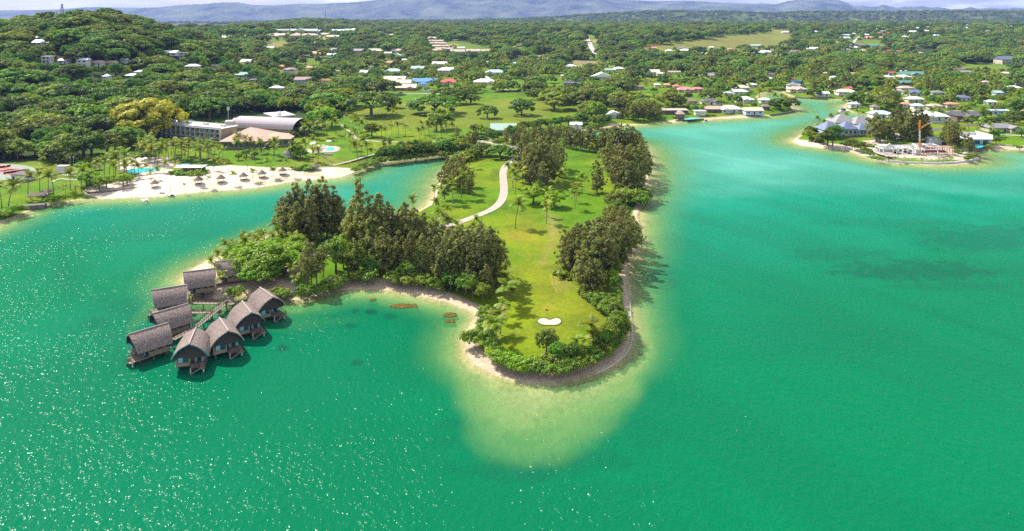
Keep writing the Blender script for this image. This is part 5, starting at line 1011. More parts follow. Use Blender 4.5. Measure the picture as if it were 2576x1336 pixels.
VL = [('A', 'thatched villa nearest the camera with its dark gable facing forward', (845, 805), (870, 965), (665, 1110), (1048, 1105), 'teal'),
 ('B', 'thatched villa just right of the nearest one, at the end of the boardwalk', (1110, 690), (1265, 835), (1095, 1000), (1415, 935), 'ridge'),
 ('C', 'thatched villa in the middle of the right-hand row', (1355, 518), (1505, 640), (1350, 800), (1655, 740), 'teal'),
 ('D', 'thatched villa at the right, closest to the seawall and beach', (1555, 368), (1725, 480), (1585, 630), (1855, 560), 'ridge'),
 ('E', 'thatched villa furthest left, front end towards the open lagoon', (555, 765), (240, 850), (155, 920), (340, 1045), 'ridge'),
 ('F', 'thatched villa in the middle of the left-hand row', (780, 560), (480, 635), (390, 710), (565, 810), 'teal'),
 ('G', 'thatched villa at the back of the left-hand row with sunlit deck', (780, 360), (460, 390), (420, 450), (495, 565), 'ridge')]
SN = dict(A='villa nearest the camera', B='villa at the end of the boardwalk', C='middle villa of the right row', D='villa beside the seawall', E='villa furthest left', F='middle villa of the left row', G='back villa of the left row')
for k, lab, b, f, l, r, tr in VL: villa(lab, SN[k], b, f, l, r, trim=tr, lift=-.55)
villa('thatched villa on the sand at the back, behind a palm', 'villa on the sand', (1050, 215), (840, 172), None, None, lift=.1, land=True, hdo=-68)
villa('thatched villa almost hidden by the bright trees', 'villa hidden by trees', (1330, 110), (1225, 60), None, None, lift=.0, land=True, hdo=-68)
# boardwalk
bw = thing('boardwalk', 'timber boardwalk with rails joining the thatched villas to the sand', 'boardwalk', (0, 0, 0))
def walk(a, b, wdt=1.5, z=1.9, step=2.4):
    p, q = g0(*ZV(*a), z), g0(*ZV(*b), z); L_ = math.dist(p, q); an = atan2(q[1]-p[1], q[0]-p[0]); mx_, my_ = (p[0]+q[0])/2, (p[1]+q[1])/2
    MB().box((mx_, my_, z), (L_, wdt, .14), an).build('deck', M['deck'], bw); nx_, ny_ = -sin(an), cos(an)
    for sg in (-1, 1):
        rl = MB(); o_ = sg*wdt/2; P = (p[0]+nx_*o_, p[1]+ny_*o_); Q = (q[0]+nx_*o_, q[1]+ny_*o_)
        for h in (1.0, .6): rl.bar((*P, z+h), (*Q, z+h), .05)
        n = max(2, int(L_/1.0))
        for i in range(n+1): t = i/n; rl.bar((P[0]+(Q[0]-P[0])*t, P[1]+(Q[1]-P[1])*t, z), (P[0]+(Q[0]-P[0])*t, P[1]+(Q[1]-P[1])*t, z+1), .05)
        rl.build('railing', M['wood'], bw)
    n = max(1, int(L_/4))
    for i in range(n+1):
        t = i/n; m_ = MB(); x, y = p[0]+(q[0]-p[0])*t, p[1]+(q[1]-p[1])*t; m_.bar((x, y, -3), (x, y, z), .16, 6); m_.lathe([(.5, -1), (.5, .1), (.2, .3)], (x, y, 0), 8); m_.build('pile', M['stone'], bw)
walk((1290, 495), (885, 830)); walk((1140, 570), (800, 565)); walk((1065, 665), (850, 668)); walk((1215, 560), (1290, 580)); walk((885, 835), (640, 960))
# shingle seawall near the right villa
def strip_wall(name, label, pts, h, t_, matl, cat='wall', z=0.0, z0=0.0, **k):
    P = [g0(*p, z0) for p in pts]; mb = MB()
    for a, b in zip(P[:-1], P[1:]):
        an = atan2(b[1]-a[1], b[0]-a[0]); mb.box(((a[0]+b[0])/2, (a[1]+b[1])/2, z+h/2-.4), (math.dist(a, b)+t_*.6, t_, h+.8), an)
    o = mb.build(name, matl); tag(o, label, cat, **k); return o
strip_wall('seawall', 'curved grey stone seawall below the dark hedge beside the villas', [(700, 752), (716, 752), (730, 748), (739, 742), (742, 734)], 1.3, .6, M['stone'])
strip_wall('seawall', 'low stone retaining edge below the back villa on the sand', [(468, 722), (486, 730), (508, 744), (524, 757), (548, 760)], .9, .5, M['stone'])
sg = thing('sign_board', 'small red sign board standing on the sand by the boardwalk', 'sign', (*g0(603, 733, 1.6), 1.2)); MB().box((0, 0, 1.2), (1.6, .08, .9)).build('board', mat('red_board', (.5, .02, .02)), sg); MB().bar((-.6, 0, 0), (-.6, 0, 1), .05).build('post', M['wood'], sg); MB().bar((.6, 0, 0), (.6, 0, 1), .05).build('post', M['wood'], sg)
# coral heads
M['coral'] = mat('golden_coral', (.16, .115, .02), (.06, .05, .012), 2.5, .9, .1, .1)
def coral(u, v, a, b, n, lab):
    x, y = g0(u, v); mb = MB(); rs = random.Random(u)
    for i in range(n):
        t = rs.uniform(0, 6.28); q = sqrt(rs.uniform(0, 1)); r = rs.uniform(.35, .75)*min(1, a/8); px, py = a*q*cos(t)*y/F, b*q*sin(t)*y/F*2.2
        mb.lathe([(r*1.3, -1.2), (r, -.1), (r*.75, .14), (r*.2, .22)], (px, py, 0), 7)
    tag(mb.build('coral_patch', M['coral'], loc=(x, y, 0)), lab, 'coral', 'coral patches in the southern bay')
coral(1010, 770, 26, 6, 90, 'long golden coral patch off the southern beach'); coral(1038, 770, 10, 4, 22, 'small coral clump joined to the long patch'); coral(938, 755, 6, 3, 16, 'small round coral head near the middle of the southern beach'); coral(1132, 793, 14, 6, 50, 'golden coral patch near the right end of the bay'); coral(1133, 808, 10, 4, 16, 'darker coral clump just below the right-hand patch')
# ---- the point: bunker, green, marker, boom
def patch(name, pts, matl, z, zg=1.75, kind='structure', n=4, label=None, cat=None):
    P = [g0(*p, zg) for p in pts]; Q = []
    m_ = len(P)
    for i in range(m_):                                  # smooth closed outline
        p0, p1, p2, p3 = (np.array(P[(i+k-1) % m_]) for k in range(4))
        for j in range(n):
            t = j/n; Q.append(tuple(.5*((2*p1)+(-p0+p2)*t+(2*p0-5*p1+4*p2-p3)*t*t+(-p0+3*p1-3*p2+p3)*t**3)))
    ar = sum(Q[i-1][0]*Q[i][1]-Q[i][0]*Q[i-1][1] for i in range(len(Q)))
    if ar < 0: Q = Q[::-1]
    c = (sum(q[0] for q in Q)/len(Q), sum(q[1] for q in Q)/len(Q)); mb = MB()
    zz = [float(hin(*q))+z for q in [c]+Q]
    mb.add([(*c, max(zz))]+[(*q, max(zz)) for q in Q], [(0, i+1, (i+1) % len(Q)+1) for i in range(len(Q))])
    o = mb.build(name, matl)
    return tag(o, label, cat, kind=kind if not label else None)
patch('bunker_lip', [(1349, 811), (1356, 801), (1370, 800.5), (1383, 804), (1396, 800.5), (1409, 801), (1415, 811), (1404, 820), (1383, 821), (1363, 820)], mat('rough_grass', (.10, .12, .01), (.06, .08, .01), 3, .95), .03)
patch('bunker_sand', [(1353, 811), (1358, 804), (1370, 803), (1383, 807), (1396, 803), (1407, 804), (1411, 811), (1402, 818), (1383, 819), (1365, 818)], M['sandm'], .06)
fl = thing('tee_marker', 'small orange and white marker on the green above the bunker', 'marker', (*g0(1374, 780, 1.9), 1.9)); MB().lathe([(.05, 0), (.3, .2), (.3, .5), (.05, .65)], n=10).build('head', M['grate'], fl)
def ribbon(name, pts, w, matl, z=.07, zg=None, kind='structure', terr=True, n=5, follow=None):
    P = [np.array(at(*p)[:2]) if zg is None else np.array(g0(*p, zg)) for p in pts]; Q = []
    for i in range(len(P)-1):
        p0 = P[max(i-1, 0)]; p1 = P[i]; p2 = P[i+1]; p3 = P[min(i+2, len(P)-1)]
        for j in range(n):
            t = j/n; Q.append(.5*((2*p1)+(-p0+p2)*t+(2*p0-5*p1+4*p2-p3)*t*t+(-p0+3*p1-3*p2+p3)*t**3))
    Q.append(P[-1]); mb = MB(); V_ = []
    for i, q in enumerate(Q):
        d = Q[min(i+1, len(Q)-1)]-Q[max(i-1, 0)]; d = d/(np.linalg.norm(d)+1e-9); nn = np.array([-d[1], d[0]])
        for s in (1, -1):
            e = q+nn*s*w/2; V_.append((e[0], e[1], float(hin(*q))+z))
    mb.add(V_, [(2*i, 2*i+1, 2*i+3, 2*i+2) for i in range(len(Q)-1)])
    return tag(mb.build(name, matl), kind=kind)
ribbon('golf_path', [(760, 640), (860, 640), (960, 625), (1040, 597), (1101, 576), (1159, 558), (1202, 542), (1233, 529), (1253, 515), (1265, 497), (1268, 474), (1266, 451), (1266, 431), (1276, 413), (1296, 398), (1312, 388), (1308, 377), (1289, 370), (1253, 364), (1228, 358), (1192, 357)], 3.6, M['path'], zg=1.9)
ribbon('resort_path', [(859, 314), (876, 329), (899, 349), (931, 354), (969, 357), (1069, 357), (1131, 355), (1192, 358)], 2.2, M['path'], zg=1.9)
ribbon('beach_path', [(800, 424), (856, 412), (894, 402), (919, 394), (951, 386), (990, 372)], 1.8, M['path'], zg=1.9)
ribbon('isthmus_track', [(1192, 357), (1240, 352), (1300, 350), (1360, 337), (1420, 329), (1470, 322), (1530, 316)], 3.0, M['path'], zg=1.9)
ribbon('lawn_path', [(130, 458), (150, 450), (175, 452), (200, 452), (240, 445)], 1.6, M['path'], zg=1.9)
ribbon('lane', [(975, 238), (1020, 236), (1080, 236), (1125, 236)], 4.5, M['path'], zg=1.9)
ribbon('suburb_road', [(1270, 226), (1300, 229), (1345, 231), (1370, 226)], 6, M['path'], zg=1.9)
ribbon('hill_road', [(1475, 94), (1480, 104), (1486, 116), (1492, 128), (1496, 138)], 9, mat('dusty_road', (.5, .42, .38), (.4, .34, .3), .3, .95), z=.5)
ribbon('ridge_track', [(2166, 90), (2158, 96), (2148, 106), (2138, 118)], 7, M['path'], z=.5)
ribbon('shore_road', [(2195, 352), (2240, 345), (2340, 328), (2420, 316), (2480, 312), (2540, 294), (2600, 282)], 5.5, M['asphalt'], zg=1.9)
ribbon('site_drive', [(2206, 358), (2190, 362), (2188, 368), (2200, 378), (2222, 388), (2250, 394)], 5, M['path'], zg=1.9)
ribbon('far_right_road', [(2462, 337), (2500, 338), (2576, 342), (2640, 346)], 4, M['path'], zg=1.9)
bm_ = MB(); Bp = [(1561, 665), (1572, 676), (1576, 700), (1582, 730), (1585, 760), (1586, 790), (1590, 820), (1592, 848), (1586, 874), (1572, 896), (1550, 914), (1525, 930), (1500, 940)]
BQ = [g0(*p, .3) for p in Bp]
for a, b in zip(BQ[:-1], BQ[1:]): bm_.bar((*a, .42), (*b, .42), .05, 5)
tag(bm_.build('boom_rope', M['white']), 'thin white boom line lying along the eastern beach', 'rope')

# ================================================================ resort buildings
def level(u, v, z=1.9): x, y = g0(u, v, z); return x, y
p0, p1 = level(398, 345), level(556, 361); L_ = math.dist(p0, p1); an = atan2(p1[1]-p0[1], p1[0]-p0[0])
Hb = thing('hotel_block', 'long three-storey hotel block with white flat roof beside the golden tree', 'hotel', (*p0, 1.9), an); dp = 13; hh = 9.0
MB().box((L_/2, dp/2, hh/2-.5), (L_, dp, hh+1)).build('wall', M['cream'], Hb)
rf = MB(); rf.box((L_/2, dp/2, hh+.15), (L_+1, dp+1, .3)); rf.box((L_/2, -.4, hh+.5), (L_+1, .2, .5)); rf.box((L_/2, dp+.4, hh+.5), (L_+1, .2, .5)); hr = rf.build('roof', M['white'], Hb)
for k in range(4): MB().box((5+L_*.27*k, dp*.55, hh+.9), (3.2, 2.2, 1.3)).build('air_conditioner', M['conc'], hr)
for k in range(7): MB().bar((3+7*k, dp*.3, hh+.3), (3+7*k, dp*.3, hh+1.1), .35, 8).build('vent', M['conc'], hr)
nb = 13; wm = MB().box((0, 0, 0), (2.5, .1, 1.7)).mesh('window', M['glass']); cm_ = MB().box((0, 0, 0), (1.1, .06, 1.6)).mesh('curtain', M['curtain'])
for s in range(3):
    for k in range(nb):
        w_ = obj('window', wm, Hb, (L_*(k+.5)/nb, -.03, 1.7+2.95*s)); 
        if (k*7+s*3) % 4 < 3: obj('curtain', cm_, w_, ((-.6 if (k+s) % 2 else .6), -.06, 0))
fr = MB()
for k in range(nb+1): fr.box((L_*k/nb, -.7, hh/2), (.22, 1.4, hh))
for s in range(1, 4): fr.box((L_/2, -.72, 2.95*s-.1), (L_, 1.36, .16))
fr.build('balcony_frame', M['conc'], Hb)
tw = thing('lift_tower', 'pale square tower between the hotel block and the pink roof', 'tower', (*level(576, 352), 1.9), .2); MB().box((0, 3, 5.7), (5, 6, 11.8)).build('wall', mat('pinkish_render', (.5, .42, .38)), tw); MB().box((0, 3, 11.75), (5.3, 6.3, .3)).build('roof', M['conc'], tw)
aerial = thing('rooftop_mast', 'slim white mast rising behind the hotel tower', 'mast', (*level(574, 338), 1.9)); MB().bar((0, 0, 0), (0, 0, 18.5), .14).build('pole', M['white'], aerial)
for k in range(3): MB().box((-.6+.6*k, 0, 17.3), (.35, .3, 2.4)).build('antenna', M['white'], aerial)
# shingled barrel-vault hall
q0, q1 = level(594, 338), level(728, 344); L2 = math.dist(q0, q1); a2 = atan2(q1[1]-q0[1], q1[0]-q0[0])
Ha = thing('vaulted_hall', 'large hall under a grey shingled barrel roof behind the pink pavilion', 'hall', (*q0, 1.9), a2)
def vault(x0, x1, w, ze, zt, t_=.3, k=14, ov=0):
    mb = MB(); 
    for x in (x0, x1):
        for r in (0, -t_):
            for i in range(k+1):
                a = pi*i/k; mb.v.append((x+(ov*sin(a) if x == x1 else -ov*sin(a)), w/2-(w/2+r)*cos(a), ze+(zt-ze+r)*sin(a)**.85))
    n = k+1
    for i in range(k): mb.f += [(i, 2*n+i, 2*n+i+1, i+1), (n+i+1, 3*n+i+1, 3*n+i, n+i), (i, i+1, n+i+1, n+i), (2*n+i, 3*n+i, 3*n+i+1, 2*n+i+1)]; mb.m += [0]*4
    mb.f += [(0, n, 3*n, 2*n), (k, 2*n+k, 3*n+k, n+k)]; mb.m += [0, 0]
    return mb
M['shing'] = mat('pale_grey_shingles', (.60, .51, .51), (.40, .33, .34), 1.6, .9, .1, .05); vault(-1, L2+2, 17, 4.5, 11.0, ov=2).build('roof', M['shing'], Ha); MB().box((L2/2, 8.5, 2.4), (L2, 15.5, 5.4)).build('wall', M['cream'], Ha)
gb = MB()
for x in (.2, L2-.2):
    b_ = len(gb.v); gb.v += [(x, 8.5-8*cos(pi*i/12), 4.5+6.1*sin(pi*i/12)**.85) for i in range(13)]; gb.f.append(tuple(range(b_, b_+13)) if x > 1 else tuple(range(b_+12, b_-1, -1))); gb.m.append(0)
gb.build('gable', M['wood'], Ha)
for k in range(7): MB().bar((L2+.6, 2+2.2*k, 0), (L2-.1, 2+2.2*k, 5.5+4*sin(pi*(k+.5)/7)), .12).build('truss', M['wood'], Ha)
vh = thing('shingled_porch', 'small curved shingle roof left of the big barrel-roofed hall', 'porch', (*level(584, 330), 1.9), a2); vault(0, 6, 8, 5, 8.6, ov=1).build('roof', M['shing'], vh); MB().box((3, 4, 2.4), (5, 7, 5.4)).build('wall', M['cream'], vh)
# pink-roofed pavilion
pk = mat('pale_terracotta_tiles', (.60, .36, .27), (.52, .31, .235), 1.2, .8, .2, .03, stretch=(1, 3, 1))
x, y = level(612, 375); Pp = thing('restaurant_pavilion', 'wide low pavilion with pale terracotta hipped roof facing the beach', 'pavilion', (x, y, 1.9), .06)
MB().box((0, 15, 2.2), (24, 28, 5)).build('wall', M['cream'], Pp); r = roofmesh(25, 29, 'p', 4.6, 1.6, .24); r.v = [(a, b+15, 4.6+(c-4.6)*.5) for a, b, c in r.v]; pr_ = r.build('roof', pk, Pp)
r = roofmesh(16, 15, 'h', 4.5, 1.2, .3); r.v = [(a+17, b+15, c) for a, b, c in r.v]; r.build('roof', pk, Pp); MB().box((17, 15, 2.1), (15, 14, 4.8)).build('wall', M['cream'], Pp)
for k in range(8): MB().box((-10.5+3*k, .95, 2.3), (2.3, .1, 2.4)).build('window', M['glass'], Pp)
for k in range(4): MB().box((11+4*k, 7.95, 2.3), (2.6, .1, 2.2)).build('window', M['glass'], Pp)
tr = thing('terrace', 'concrete terrace wall at the right of the pink pavilion', 'terrace', (*level(706, 361), 1.9)); MB().box((0, 3, .8), (12, 8, 2.2)).build('wall', M['conc'], tr); MB().box((0, 3, 2.0), (12.4, 8.4, .2)).build('floor_slab', pk, tr)
# second block
x, y = level(741, 324); B2 = thing('hotel_wing', 'shorter hotel wing with white flat roof behind the barrel-roofed hall', 'hotel', (x, y, 1.9), .62)
MB().box((-7, 12, 4.3), (14, 24, 10)).build('wall', M['cream'], B2); rf = MB(); rf.box((-7, 12, 9.45), (15, 25, .3)); rf.box((-7, -.4, 9.8), (15, .2, .4)); rf.box((.4, 12, 9.8), (.2, 24.6, .4)); r2 = rf.build('roof', M['white'], B2)
for k in range(3): MB().box((-9+2*k, 6+6*k, 10.1), (2.6, 2, 1.1)).build('air_conditioner', M['conc'], r2)
for s in range(3):
    for k in range(7): MB().box((.04, 2+3.3*k, 1.7+3*s), (.1, 2.2, 1.5)).build('window', M['darkm'], B2)
    for k in range(4): MB().box((-12+3.3*k, -.04, 1.7+3*s), (2.2, .1, 1.5)).build('window', M['darkm'], B2)
# thatched gazebos
def gazebo(u, v, wpx, label, group='thatched beach gazebos', hz=2.3, name='gazebo', asp=1.0, rz=.3, cat='gazebo'):
    x, y = level(u, v, 1.4); r = wpx*y/F/2; o = thing(name, label, cat, (x, y+r*.7, 1.2), rz, group); mb = MB(); k = 4 if asp != 1 else 8
    if asp == 1: mb.lathe([(r, hz), (r*1.02, hz-.12), (r*.55, hz+r*.32), (.12, hz+r*.72), (.05, hz+r*.75)], n=10)
    else:
        q = roofmesh(2*r, 2*r*asp, 'h', hz, .1, .55); mb.add(q.v, q.f)
    mb.build('roof', M['thatch'], o)
    for i in range(4):
        a = pi/4+i*pi/2; MB().bar((r*.75*cos(a), r*.75*asp*sin(a), -.3), (r*.75*cos(a), r*.75*asp*sin(a), hz), .09).build('post', M['wood'], o)
    MB().box((0, 0, .5), (r*.9, r*.5*asp, .12)).build('bench', M['wood'], o); return o
for (u, v, w, l) in [(385, 474, 24, 'thatched gazebo on the beach nearest the stone groyne'), (495, 465, 26, 'thatched gazebo beside the coloured kayaks'), (552, 461, 26, 'third beach gazebo from the groyne'), (609, 455, 25, 'fourth beach gazebo from the groyne'), (656, 449, 25, 'fifth beach gazebo from the groyne, between young palms'), (708, 441, 24, 'sixth beach gazebo from the groyne, left of two young palms'), (791, 431, 25, 'thatched gazebo at the right end of the beach by the grass')]: gazebo(u, v, w, l)
gazebo(83, 510, 46, 'long thatched shelter on a stone base at the edge of the left lawn', 'thatched shelters on the left lawn', 2.6, 'shelter', .45, .35, 'shelter'); gazebo(111, 497, 26, 'smaller thatched shelter just behind the long one', 'thatched shelters on the left lawn', 2.4, 'shelter', .6, .3, 'shelter')
gazebo(241, 432, 24, 'brown thatched hut among palms left of the main pool', None, 2.4, 'hut', cat='hut')
x, y = level(84, 519, 1.0); MB().box((x, y, .8), (9, 3.2, 1.9), .3).build('stone_base', M['stone'], label='stone platform below the long thatched shelter', category='platform')
# round pavilion
x, y = level(724, 399, 1.6); rp = thing('round_pavilion', 'white round pavilion with a two-tier conical thatched roof', 'pavilion', (x, y+3, 1.8))
MB().lathe([(3.9, 2.6), (3.95, 2.45), (2.2, 3.9), (2.0, 4.2), (.15, 5.9), (.05, 6.1)], n=14).build('roof', M['thatch'], rp); MB().lathe([(2.6, 0), (2.6, 2.5)], n=12).build('wall', M['white'], rp)
for i in range(8): MB().bar((3.4*cos(i*pi/4), 3.4*sin(i*pi/4), -.2), (3.4*cos(i*pi/4), 3.4*sin(i*pi/4), 2.6), .1).build('post', M['white'], rp)
gazebo(738, 400, 20, 'low thatched annexe touching the round pavilion', None, 2.3, 'annexe', cat='annexe')
# pools
patch('main_pool', [(318, 434), (326, 428), (345, 425), (365, 424), (390, 423), (401, 426), (396, 431), (375, 433), (350, 436), (330, 438)], M['pool'], .16, label='turquoise main swimming pool among the palms behind the beach', cat='pool')
patch('lagoon_pool', [(455, 415), (470, 412), (478, 414), (470, 418), (458, 418)], M['pool'], .16, label='small turquoise pool glimpsed behind the beach bar', cat='pool')
patch('small_pool', [(820, 377), (825, 373), (836, 372), (841, 375), (837, 379), (826, 380)], M['pool'], .16, label='small turquoise pool on the pale deck beside the round pavilion lawn', cat='pool')
patch('pool_deck', [(784, 377), (792, 370), (818, 367), (848, 369), (855, 376), (843, 383), (815, 384), (795, 381)], M['path'], .07)
patch('waterfront_pool', [(1722, 299), (1735, 297), (1752, 296), (1756, 299), (1740, 301), (1724, 302)], M['pool'], .12, label='long turquoise pool on the waterfront lawn across the lagoon', cat='pool')
patch('infinity_pool', [(2447, 369), (2462, 365), (2478, 366), (2470, 372), (2452, 374)], M['pool'], .14, label='small turquoise pool in front of the white modern house', cat='pool')
strip_wall('pool_wall', 'grey retaining wall below the small pool deck', [(816, 392), (838, 392)], 2.0, .4, M['conc'], z=1.0, z0=1.7)
st = thing('garden_steps', 'timber steps climbing the grass slope to the small pool', 'steps', (0, 0, 0)); 
for k in range(14):
    x, y = level(838-2.7*k, 409-1.45*k, 1.9); MB().box((x, y, 1.95+.05*k), (1.6, .5, .15), .5).build('step', M['deck'], st)
umc = MB().lathe([(1.5, 0), (1.45, .08), (.05, .65)], n=8).mesh('canopy', M['white']); ump = MB().bar((0, 0, -2.3), (0, 0, .5), .04).mesh('pole', M['white'])
for (u, v, l) in [(300, 415, 'white parasol furthest left beside the main pool'), (316, 414, 'second white parasol from the left by the main pool'), (331, 413, 'middle white parasol behind the main pool'), (350, 411, 'fourth white parasol beside the small thatch'), (366, 410, 'white parasol furthest right behind the main pool'), (789, 369, 'white parasol left of the small pool'), (786, 372, 'second white parasol left of the small pool'), (828, 365, 'single white parasol above the small pool')]:
    x, y = level(u, v); o = thing('parasol', l, 'parasol', (x, y, 4.3), 0, 'white pool parasols'); obj('canopy', umc, o); obj('pole', ump, o); o.scale = (1.25, 1.25, 1.15)
lm = MB().box((0, 0, .35), (.65, 1.5, .1)).box((0, 1.0, .6), (.65, .7, .08)).mesh('frame', M['white']); n_ = 0
for (u0_, v0_, du, dv, n, l) in [(158, 442, 6, .6, 6, 'white sun lounger on the left lawn below the white screen'), (325, 440, 9, -.8, 8, 'white sun lounger along the front edge of the main pool'), (798, 384, 7, .3, 3, 'white sun lounger on the small pool deck'), (800, 370, 5, -1, 4, 'white sun lounger behind the small pool'), (300, 420, 9, -1.2, 6, 'white sun lounger below the parasols behind the main pool')]:
    for k in range(n): x, y = level(u0_+du*k, v0_+dv*k); obj('sun_lounger', lm, loc=(x, y, 2.0), rz=.4+random.uniform(-.2, .2), label=l, category='sun lounger', group='sun loungers: '+l.split(' lounger ')[1])
bb = thing('beach_bar', 'open beach bar with flat white roof behind the clipped hedge', 'bar', (*level(476, 438), 1.9), .03); MB().box((0, 2.5, 3.3), (13.5, 6.5, .3)).build('roof', M['white'], bb); MB().box((0, 5.2, 1.4), (12, .3, 3.2)).build('wall', M['cream'], bb); MB().box((0, .5, .6), (10, .5, 1.2)).build('counter', M['wood'], bb)
for k in range(5): MB().bar((-6.2+3.1*k, -.4, -.2), (-6.2+3.1*k, -.4, 3.2), .12).build('post', M['white'], bb)
strip_wall('seawall', 'long curved stone seawall around the terrace trees at the left of the beach', [(211, 480), (213, 488), (222, 492), (250, 491), (275, 489), (300, 486), (325, 482), (346, 481)], 1.7, .7, M['stone'])
strip_wall('pool_kerb', 'low stone kerb separating the main pool deck from the beach', [(318, 446), (350, 443), (400, 437), (440, 436)], .7, .4, M['conc'], z=1.6, z0=1.9)
def rocks(name, pts, label, n=40, s=.5):
    P = [g0(*p, .4) for p in pts]; mb = MB(); rs = random.Random(n)
    for i in range(n):
        t = rs.uniform(0, len(P)-1.001); k = int(t); t -= k; x = P[k][0]*(1-t)+P[k+1][0]*t+rs.uniform(-.7, .7); y = P[k][1]*(1-t)+P[k+1][1]*t+rs.uniform(-.7, .7); r = rs.uniform(.5, 1.1)*s
        mb.lathe([(r*.9, -r), (r, 0), (r*.6, r*.5), (r*.15, r*.65)], (x, y, .3), 6)
    tag(mb.build(name, M['stone']), label, 'groyne')
rocks('rock_groyne', [(365, 482), (385, 484), (412, 486)], 'low rock groyne on the beach between the two catamarans', 40); rocks('rock_groyne', [(433, 474), (445, 474)], 'short rock groyne right of the second catamaran', 14); rocks('rock_groyne', [(887, 424), (896, 427)], 'small rocks where the beach meets the cove', 14)
strip_wall('jetty', 'small concrete jetty step on the cove bank', [(936, 409), (952, 405)], .8, 2.0, M['conc'], cat='jetty')
# catamarans
for (u, v, l, sail) in [(365, 505, 'white beach catamaran floating just off the sand, sail down', 0), (429, 491, 'white catamaran with raised sail at the water edge', 1)]:
    x, y = g0(u, v); o = thing('catamaran', l, 'catamaran', (x, y, 0), 2.3, 'beach catamarans')
    for s in (-1, 1):
        mb = MB(); mb.bar((-2.6, s*1.0, .25), (1.6, s*1.0, .2), .26, 6, .28); mb.bar((1.6, s*1.0, .2), (2.7, s*1.0, .45), .28, 6, .06); mb.build('hull', M['white'], o)
    MB().box((-.4, 0, .5), (2.4, 2.0, .06)).build('trampoline', M['conc'], o); MB().bar((.4, 0, .4), (.4, 0, 7.2), .07).build('mast', M['white'], o)
    if sail: MB().add([(.35, 0, 1.1), (-2.3, .3, 1.2), (.35, 0, 7.0), (.3, .06, 1.1), (-2.3, .36, 1.2), (.3, .06, 7.0)], [(0, 1, 2), (5, 4, 3), (0, 2, 5, 3), (1, 0, 3, 4), (2, 1, 4, 5)]).build('sail', M['white'], o)
    else: MB().bar((.3, 0, 1.1), (-2.0, 0, 1.1), .09).build('boom', M['white'], o)
for k, (u, v, c, n) in enumerate([(455, 466, (.8, .12, .05), 'red'), (465, 464, (.85, .5, .02), 'yellow'), (471, 463, (.1, .5, .1), 'green'), (478, 463, (.05, .4, .7), 'blue'), (483, 461, (.8, .6, .05), 'orange-yellow'), (516, 462, (.1, .35, .7), 'dark blue')]):
    x, y = level(u, v, 1.0); mb = MB(); mb.bar((-1.5, 0, .2), (0, 0, .2), .08, 6, .34); mb.bar((0, 0, .2), (1.5, 0, .2), .34, 6, .08)
    tag(mb.build('kayak', mat(n.replace('-', '_')+'_kayak', c), loc=(x, y, .95), rz=.6+.2*k), n+' kayak drawn up on the sand near the second gazebo', 'kayak', 'kayaks on the beach')
# tennis
patch('court_apron', [(-60, 412), (0, 412), (60, 416), (100, 428), (92, 436), (60, 446), (20, 452), (-60, 456)], mat('green_grey_apron', (.22, .27, .2), None, .3), .05, zg=1.9)
tcm = mat('red_court', (.5, .12, .09), (.43, .1, .08), .5, .9)
for (u, v, l) in [(40, 434, 'red tennis court beside the white clubhouse'), (-4, 424, 'red tennis court cut by the left edge of the picture')]:
    x, y = level(u, v); o = thing('tennis_court', l, 'tennis court', (x, y, 1.99), .95, 'tennis courts'); MB().box((0, 0, 0), (10.6, 22, .06)).build('surface', tcm, o); ln = MB()
    for q in (-4.1, 4.1, -5, 5): ln.box((q, 0, .04), (.14, 20, .02))
    for q in (-10, 10): ln.box((0, q, .045), (10, .14, .02))
    for q in (-5.4, 5.4): ln.box((0, q, .045), (8.1, .14, .02))
    ln.box((0, 0, .05), (.14, 10.8, .02)); ln.build('court_lines', M['white'], o); nn_ = MB(); nn_.box((0, 0, .5), (10.8, .05, 1.0)); nn_.bar((-5.4, 0, 0), (-5.4, 0, 1.1), .06); nn_.bar((5.4, 0, 0), (5.4, 0, 1.1), .06); nn_.build('net', M['darkm'], o)
x, y = level(45, 456); o = thing('clubhouse', 'small white tennis clubhouse with grey roof behind a clipped hedge', 'clubhouse', (x, y, 1.9), -.15); MB().box((0, 3, 1.4), (8, 5.6, 3.2)).build('wall', M['white'], o); r = roofmesh(8, 5.6, 'h', 3.0, .5, .35); r.v = [(a, b+3, c) for a, b, c in r.v]; r.build('roof', M['thatch'], o); MB().box((-2.6, .17, 1.2), (.9, .1, 2.0)).build('door', M['darkm'], o); MB().box((1.5, .17, 1.6), (1.6, .1, 1.0)).build('window', M['glass'], o)
strip_wall('clipped_hedge', 'clipped dark hedge in front of the tennis clubhouse', [(26, 455), (40, 459), (55, 459), (68, 457)], .8, 1.1, M['shrub'], cat='hedge', z=1.9, z0=1.9)
x, y = level(151, 436); o = thing('screen_shed', 'white boxy shed with tan roof on the left lawn', 'shed', (x, y, 1.9)); MB().box((0, 1.2, 1.7), (4.2, 2.4, 3.4)).build('wall', M['white'], o); MB().box((.5, 1.6, 3.5), (5.6, 3.6, .2)).build('roof', RM['T'], o)
for u, v in [(99, 445), (176, 428), (185, 428), (15, 452)]:
    x, y = level(u, v); o = thing('lamp_post', 'slim floodlight post near the tennis courts', 'lamp post', (x, y, 1.9), 0, 'floodlight posts near the tennis courts'); MB().bar((0, 0, 0), (0, 0, 6.5), .06).build('pole', M['conc'], o); MB().box((0, 0, 6.6), (.6, .3, .2)).build('lamp', M['white'], o)

